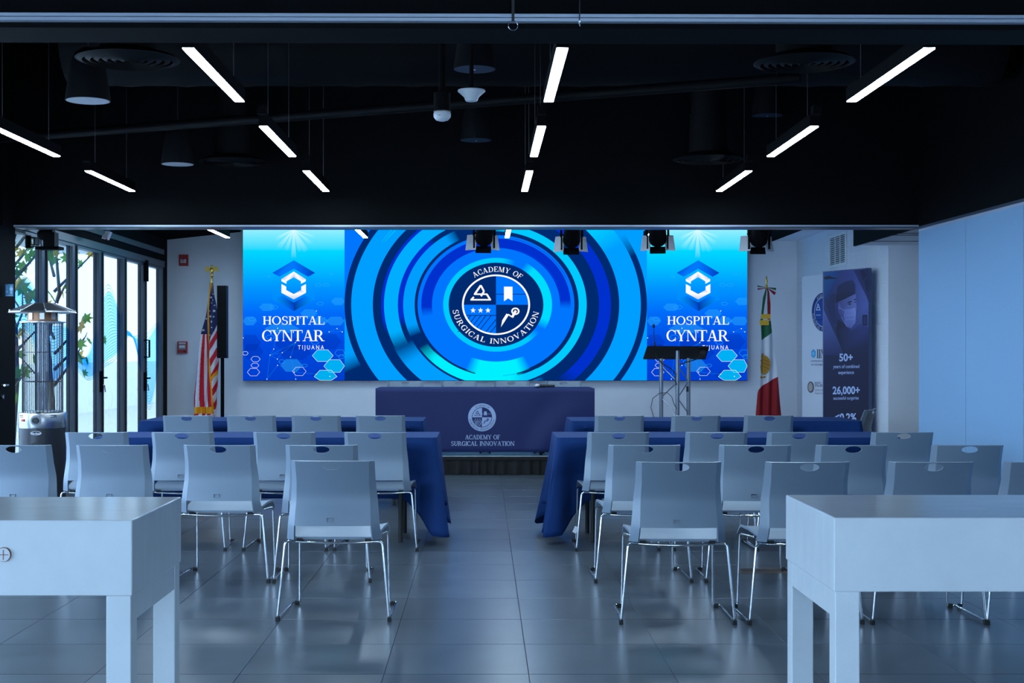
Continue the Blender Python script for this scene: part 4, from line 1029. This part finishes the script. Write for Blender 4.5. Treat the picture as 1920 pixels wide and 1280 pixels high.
# column loudspeaker
YC = 16.72; zc = lambda zx, zy: P(340 + zx * .25, 480 + zy * .25, YC)
a, b_ = zc(273, 222), zc(343, 765); xc = (a.x + b_.x) / 2
t = thing('column_speaker', 'slim black column loudspeaker on a pole beside the striped flag', 'speaker', (xc, YC, 0))
MB().b2(a.x - xc, b_.x - xc, -.05, .08, b_.z, a.z).build('cabinet', spk_m, t)
gb = MB()
for k in range(40):
    z = b_.z + .02 + (a.z - b_.z - .04) * k / 39; gb.b2(a.x - xc + .006, b_.x - xc - .006, -.054, -.05, z - .005, z + .005)
gb.build('grille', black, t)
MB().tube([(.0, 0, .04), (.0, 0, b_.z)], .022, 12).build('pole', black, t)
MB().lathe([(.22, 0), (.22, .02), (.03, .04)], 24).build('base_plate', black, t)
# lectern
YL = 16.6; lz = lambda zx, zy, Y=YL: P(1190 + zx * .15625, 600 + zy * .15625, Y)
c0 = lz(510, 400); t = thing('lectern', 'dark-topped lectern on silver truss tubes with gooseneck microphone', 'lectern', (c0.x, YL, ST))
def Lc(zx, zy, Y=YL): q = lz(zx, zy, Y); return Vector((q.x - c0.x, Y - YL, q.z - ST))
n0, n1 = Lc(150, 332, YL - .16), Lc(890, 336, YL - .16); f0, f1 = Lc(103, 470, YL + .26), Lc(850, 470, YL + .26)
top = MB(); up = Vector((0, .0, .022)); vs = [n0, n1, f1, f0]; top.add(vs + [v + up for v in vs], [(0, 1, 2, 3), (4, 7, 6, 5), (0, 4, 5, 1), (1, 5, 6, 2), (2, 6, 7, 3), (3, 7, 4, 0)])
top.build('reading_top', spk_m, t)
LEG = [(318, 460, YL + .12), (514, 365, YL - .10), (645, 455, YL + .12)]
base = []
for zx, zy, Y in LEG:
    a = Lc(zx, zy, Y); MB().tube([a, (a.x, a.y, .01)], .024, 12).build('truss_tube', truss_m, t, 50); base.append(a)
for i, j in ((0, 1), (1, 2)):
    z = .98; s = 0
    while z > .15:
        A_, B_ = (base[i], base[j]) if s % 2 == 0 else (base[j], base[i])
        MB().tube([(A_.x, A_.y, z), (B_.x, B_.y, z - .19)], .007, 6).build('truss_brace', truss_m, t); z -= .19; s += 1
MB().b2(-.36, .36, -.28, .28, 0, .015).build('base_plate', truss_m, t)
m0 = Lc(240, 330, YL); m1 = Lc(228, 70, YL)
MB().tube([m0, Lc(240, 265, YL)], .010, 8).build('microphone_stem', rubber, t); MB().tube([Lc(240, 265), Lc(232, 180), m1], .0045, 6).build('gooseneck', rubber, t)
MB().lathe([(0, -.025), (.014, -.015), (.016, .005), (.008, .022), (0, .024)], 12, m1).build('microphone_head', rubber, t, 60)
MB().tube([Lc(245, 385, YL - .1), Lc(262, 440, YL - .1), Lc(330, 520, YL - .12), Lc(430, 580, YL - .13), Lc(490, 640, YL - .13), Lc(485, 720, YL - .13), Lc(500, 780, YL - .13)], .007, 6).build('cable', rubber, t)
MB().tube([Lc(800, 420, YL - .1), Lc(740, 470, YL - .1), Lc(640, 500, YL - .13), Lc(540, 530, YL - .14)], .007, 6).build('cable', rubber, t)
MB().tube([Lc(230, 1170, YL - .14), Lc(195, 1050, YL - .14), Lc(215, 940, YL - .14), Lc(300, 875, YL - .14), Lc(390, 868, YL - .14), Lc(445, 920, YL - .14), Lc(470, 1000, YL - .14), Lc(505, 1065, YL - .14)], .004, 6).build('cable', rubber, t)
c = Lc(815, 385, YL - .08); MB().lathe([(.04, -.03), (.045, 0), (.03, .03)], 14, c, Matrix.Rotation(R(80), 3, 'X')).build('lamp_socket', rubber, t)
c = Lc(632, 825, YL + .10); MB().box(c, (.022, .03, .065)).build('switch_box', rubber, t)

# ================================================================== banners
def ray_plane(px, py, p0, n):
    d = Vector(((px - CX) / F, 1, -(py - CY) / F)); o_ = Vector((0, 0, CH)); return o_ + d * ((p0 - o_).dot(n) / d.dot(n))
def banner(name, label, a, b_, h, thick, side_m):
    a = Vector((*a, 0)); b_ = Vector((*b_, 0)); d = (b_ - a).normalized(); n = Vector((d.y, -d.x, 0))
    if n.x > 0: n = -n
    t = thing(name, label, 'banner', (a + b_) / 2 - n * thick / 2)
    o = Vector(t.location); L = (b_ - a).length
    ang = math.atan2(d.y, d.x)
    MB().box((0, 0, h / 2), (L, thick, h), Matrix.Rotation(ang, 3, 'Z')).build('board', side_m, t)
    def fn(px, py, l): return ray_plane(px, py, a, n) + n * (.0008 + l) - o
    return t, fn
nav_side = mat('banner_side', (.12, .14, .26, 1), .7)
t, fn0 = banner('display_banner', 'navy banner with masked surgeon picture and white figures', (3.61, 14.97), (3.896, 14.31), 2.194, .065, nav_side)
Zb = lambda zx, zy: (1480 + zx * .2656, 480 + zy * .2656)
A = Art(lambda x, y, l: fn0(*Zb(x, y), l))
C = lambda r, g_, b__: rgb(r, g_, b__)[:3]
A.L += 1
def gq(ps, cols): A.mb.add([A.fn(x, y, A.L * A.step) for x, y in ps], [tuple(range(len(ps)))], cols)
gq([(245, 115), (563, 87), (561, 700), (242, 700)], [C(52, 62, 120), C(62, 72, 136), C(26, 30, 66), C(30, 34, 72)])
gq([(242, 700), (561, 700), (561, 1500), (241, 1500)], [C(30, 34, 72), C(26, 30, 66), C(16, 18, 40), C(16, 18, 40)])
A.L += 1
gq([(246, 114), (355, 104), (300, 250), (262, 340), (244, 290)], [C(30, 90, 160), C(24, 74, 140), C(26, 50, 110), C(20, 34, 80), C(24, 70, 130)])   # coast picture
A.poly([[(246, 148), (280, 138), (320, 152), (335, 152), (330, 160), (246, 164)]], C(16, 26, 54))
gq([(455, 98), (562, 88), (560, 300), (540, 270)], [C(44, 52, 110), C(30, 36, 84), C(40, 46, 96), C(50, 56, 116)])
A.poly([[(500, 100), (530, 96), (548, 140), (520, 170)], [(530, 180), (560, 150), (560, 260), (548, 250)]], C(26, 32, 72))
gq([(243, 375), (380, 675), (380, 700), (242, 700)], [C(86, 100, 170), C(44, 50, 100), C(34, 40, 84), C(40, 46, 94)])
A.L += 1
gq([(360, 100), (450, 95), (545, 280), (561, 330), (560, 560), (380, 560), (300, 460), (262, 350), (310, 240)], [C(58, 68, 132), C(66, 76, 146), C(80, 92, 164), C(90, 104, 178), C(56, 64, 124), C(34, 40, 86), C(52, 60, 120), C(36, 42, 92), C(44, 52, 108)])
A.poly([[(290, 280), (320, 255), (330, 290), (322, 340), (330, 400), (318, 500), (290, 440), (270, 360)]], C(34, 40, 86))
A.poly([rect(518, 552, 415, 490)], C(22, 26, 60)); A.poly([rect(526, 546, 424, 482)], C(40, 46, 96))
gq([(345, 445), (330, 520), (350, 600), (380, 678), (561, 640), (561, 505), (500, 478), (440, 530), (390, 480)], [C(20, 24, 56), C(20, 24, 56), C(24, 28, 62), C(30, 34, 72), C(28, 32, 70), C(50, 56, 116), C(56, 64, 126), C(40, 46, 96), C(26, 30, 66)])   # gown
A.L += 1
gq([(345, 325), (470, 265), (474, 330), (478, 360), (470, 420), (420, 500), (385, 470), (350, 400)], [C(70, 74, 132), C(104, 112, 176), C(116, 126, 190), C(110, 120, 186), C(96, 104, 168), C(60, 66, 124), C(56, 62, 118), C(64, 70, 128)])   # face
A.poly([[(348, 340), (360, 330), (366, 365), (356, 385), (346, 372)]], C(84, 90, 150))
A.poly([[(412, 326), (440, 314), (446, 322), (416, 334)], [(458, 306), (473, 300), (474, 308), (459, 314)]], C(28, 32, 72))
A.poly([[(418, 340), (430, 332), (442, 338), (430, 345)], [(460, 326), (468, 320), (474, 325), (466, 331)]], C(22, 26, 60))
gq([(395, 375), (440, 372), (468, 362), (474, 400), (470, 470), (440, 508), (410, 500), (396, 470), (386, 420)], [C(112, 122, 188), C(128, 138, 204), C(138, 148, 212), C(136, 146, 212), C(112, 122, 190), C(92, 100, 166), C(84, 92, 156), C(94, 104, 170), C(100, 110, 176)])   # mask
A.poly([line2(352, 360, 398, 388, 2.5), line2(372, 430, 410, 498, 2.5), line2(398, 420, 470, 412, 1.6), line2(398, 450, 468, 444, 1.6)], C(150, 160, 220))
gq([(332, 330), (330, 290), (345, 210), (400, 178), (450, 170), (466, 200), (468, 262), (400, 300)], [C(24, 28, 62), C(26, 30, 66), C(34, 38, 82), C(40, 46, 94), C(42, 48, 98), C(40, 46, 94), C(36, 42, 88), C(26, 30, 66)])   # cap
A.poly([line2(334, 328, 468, 262, 5)], C(20, 24, 54))
LT = C(170, 188, 232)
for tx, x, y, wd, hh, bo in (('50+', 356, 740, 96, 54, .03), ('years of combined', 314, 790, 184, 26, .01), ('experience', 350, 832, 110, 26, .01), ('26,000+', 310, 972, 192, 54, .03), ('successful surgeries', 316, 1012, 178, 24, .012), ('<0.2%', 326, 1162, 152, 54, .03), ('mortality level', 330, 1206, 128, 24, .012)):
    A.poly([[(qx, qy - (qx - 400) * .012) for qx, qy in p_] for p_ in sans(tx, x, y, wd, hh, bo)], LT)
A.mb.build('printed_face', print_m, t)
white_b = mat('banner_white', (.66, .70, .78, 1), .6)
t, fn1 = banner('display_banner', 'white banner with round emblem partly hidden behind the navy banner', (3.782, 16.70), (3.925, 15.96), 2.231, .018, white_b)
A = Art(lambda x, y, l: fn1(*Zb(x, y), l))
A.ell(240, 395, 81, 137, C(16, 44, 110)); A.ring(240, 395, 100, 106, C(190, 200, 225), k=.6, n=60)
A.ring(240, 395, 0, 98, C(20, 66, 150), 0, 360, k=.6, n=40)
A.poly([line2(204, 335, 192, 382, 5), line2(204, 335, 219, 382, 5), line2(190, 380, 221, 380, 6), line2(198, 362, 212, 362, 5)] + [star(196 + 11 * k, 416, 6) for k in range(3)], C(205, 214, 236))
A.poly([rect(186, 240, 445, 452)], C(16, 44, 110))
A.poly(serif_arc('ACADEMY OF', 240, 395, 118, 20, 128, 60, kx=.6), C(205, 214, 236)); A.poly(serif_arc('SURGICAL INNOVATION', 240, 395, 121, 20, 184, 352, kx=.6, inside=True), C(205, 214, 236))
A.poly([(155 + 17 + 17 * math.sin(R(60 * k)), 688 + 32 * math.cos(R(60 * k))) for k in range(6)], C(60, 160, 215))
A.poly([(172 + 9 * math.sin(R(60 * k)), 688 + 17 * math.cos(R(60 * k))) for k in range(6)], C(120, 195, 232))
gy = C(70, 78, 100)
A.poly(serif('IIN', 196, 720, 60, 62, .1), gy); A.poly(sans('INTERNATIONAL', 156, 746, 112, 12), gy); A.poly(sans('OF METABOLIC', 156, 772, 108, 12), gy)
A.ell(153, 924, 21, 39, C(56, 46, 44)); A.ell(153, 924, 16, 32, C(176, 168, 160))
A.poly(serif('UC', 184, 920, 28, 32, .05) + serif('S', 214, 920, 12, 32), gy); A.poly(sans('an Diego', 227, 920, 40, 26) + sans('SCHOOL OF MEDICINE', 186, 950, 80, 10) + sans('Department', 186, 972, 70, 10), gy)
A.mb.build('printed_face', print_m, t)

# ================================================================== small wall things
# vent grille on the block wall
t = thing('vent_grille', 'white slatted air vent high on the right block wall', 'vent', (XR, 15.9, 2.49))
hw, hh = .385, .185
for a, b__, c, d in ((-hw, hw, hh - .03, hh), (-hw, hw, -hh, -hh + .03), (-hw, -hw + .045, -hh + .03, hh - .03), (hw - .045, hw, -hh + .03, hh - .03)): MB().b2(-.014, 0, a, b__, c, d).build('frame_bar', white_p, t)
MB().b2(-.003, 0, -hw + .045, hw - .045, -hh + .03, hh - .03).build('dark_backing', rubber, t)
for k in range(13):
    z = -hh + .045 + k * (2 * hh - .09) / 12; MB().box((-.008, 0, z), (.013, 2 * hw - .09, .006), Matrix.Rotation(R(25), 3, 'Y')).build('slat', white_p, t)
for y in (-.11, .11): MB().b2(-.0145, -.002, y - .006, y + .006, -hh + .03, hh - .03).build('mullion', white_p, t)
# alarms
p = P(345, 488, YB); t = thing('alarm_strobe', 'red fire alarm strobe high on the white back wall', 'alarm', (p.x, YB, p.z))
MB().b2(-.058, .058, -.04, 0, -.072, .072).build('housing', red_p, t); MB().b2(-.034, .034, -.052, -.04, -.035, .012).build('strobe_lens', white_p, t)
MB().lathe([(.024, 0), (.018, .012), (0, .014)], 16, (0, -.052, -.012), Matrix.Rotation(R(90), 3, 'X')).build('strobe_dome', steel, t, 40)
p = P(343, 651, YB); t = thing('alarm_pull_station', 'red fire alarm pull station low on the white back wall', 'alarm', (p.x, YB, p.z))
MB().b2(-.062, .062, -.045, 0, -.075, .075).build('housing', red_p, t); MB().b2(-.045, .045, -.052, -.045, -.03, .04).build('pull_handle', grey_p, t)
MB().b2(-.036, .036, -.055, -.052, -.008, .025).build('instruction_plate', white_p, t); MB().b2(-.045, .045, -.049, -.045, .046, .062).build('label_strip', white_p, t)
MB().lathe([(.014, 0), (.014, .006), (0, .006)], 12, (.03, -.045, -.053), Matrix.Rotation(R(90), 3, 'X')).build('key_lock', rubber, t)
# restroom sign
p = P(17.5, 544, 11.6); t = thing('restroom_sign', 'small blue restroom sign with arrow and figure on the dark pier', 'sign', (p.x, 11.6, p.z))
MB().box((0, 0, 0), (.066, .008, .10)).build('plate', sign_m, t)
A = Art(lambda x, y, l: (x, -.0045 - l, y)); pc = (.35, .55, .68)
A.poly([rect(-.020, -.016, -.012, .034), [(-.026, -.010), (-.010, -.010), (-.018, -.026)]], pc)
A.poly([rect(.008, .026, -.002, .022), rect(.010, .0155, -.030, -.002), rect(.0185, .024, -.030, -.002), rect(.004, .008, .0, .020), rect(.026, .030, .0, .020)], pc); A.ell(.017, .029, .006, .006, pc, 16)
A.poly([rect(-.026, .028, -.044, -.040)], pc); A.mb.build('pictogram', print_m, t)
# conference camera on a ceiling arm
Y = 12.5; O = P(52, 430, Y); t = thing('conference_camera', 'black pan-tilt camera on a ceiling arm before the glass doors', 'camera', (O.x, Y, O.z))
def Q(zx, zy): q = P(zx / 6, 415 + zy / 6, Y); return Vector((q.x - O.x, 0, q.z - O.z))
MB().tube([(0, 0, 2.775 - O.z), Q(318, 300)], .026, 12).build('ceiling_pole', black, t)
MB().tube([Q(345, 180), Q(385, 185), Q(385, 280), Q(345, 290)], .010, 8).build('cable_loop', rubber, t)
MB().box(Q(560, 302), (Q(690, 0).x - Q(430, 0).x, .16, .025)).build('shelf_plate', black, t)
MB().tube([Q(300, 270), Q(450, 270)], .010, 8).build('arm', steel, t)
MB().box(Q(572, 210), (Q(640, 0).x - Q(512, 0).x, .12, Q(0, 120).z - Q(0, 290).z)).build('camera_body', spk_m, t)
MB().lathe([(.05, -.06), (.058, 0), (.05, .06)], 18, Q(530, 145), Matrix.Rotation(R(90), 3, 'Y')).build('camera_head', spk_m, t, 40)
MB().lathe([(.032, -.02), (.034, .03)], 16, Q(505, 150) + Vector((-.04, .0, 0)), Matrix.Rotation(R(90), 3, 'Y')).build('lens', rubber, t, 40)
# emergency light
Y = 14.2; O = P(198, 430, Y); t = thing('emergency_light', 'tilted white emergency light unit under the stage ceiling above the doors', 'light', (O.x, Y, O.z))
def Q(zx, zy): q = P(zx / 6, 415 + zy / 6, Y); return Vector((q.x - O.x, 0, q.z - O.z))
MB().prism([(1140, 190), (1185, 110), (1240, 115), (1205, 205)], lambda x, y: Q(x, y), (0, .08, 0)).build('housing', white_p, t)
hb = MB()
for i in range(3):
    for j in range(4): hb.box(Q(1178 + i * 16 + j * 4 - 4 * j * 2, 130 + j * 17) + Vector((0, -.001, 0)), (.008, .003, .008))
hb.build('vent_holes', rubber, t)
MB().box(Q(1200, 200) + Vector((0, -.002, 0)), (.016, .004, .010)).build('indicator', red_p, t)
MB().tube([Q(1200, 110) + Vector((0, .04, 0)), (Q(1200, 0).x, .04, 2.775 - O.z)], .02, 8).build('bracket', sign_m, t)
# floor box
Y = 8.6; t = thing('floor_box', 'rectangular metal floor outlet cover between the right chairs', 'outlet', (XP(1428, Y), Y, 0))
MB().b2(-.14, .14, -.075, -.065, 0, .004).b2(-.14, .14, .065, .075, 0, .004).b2(-.14, -.13, -.065, .065, 0, .004).b2(.13, .14, -.065, .065, 0, .004).build('brass_rim', copper, t)
MB().b2(-.13, -.002, -.065, .065, 0, .002).build('lid', rubber, t); MB().b2(.002, .13, -.065, .065, 0, .002).build('lid', rubber, t)
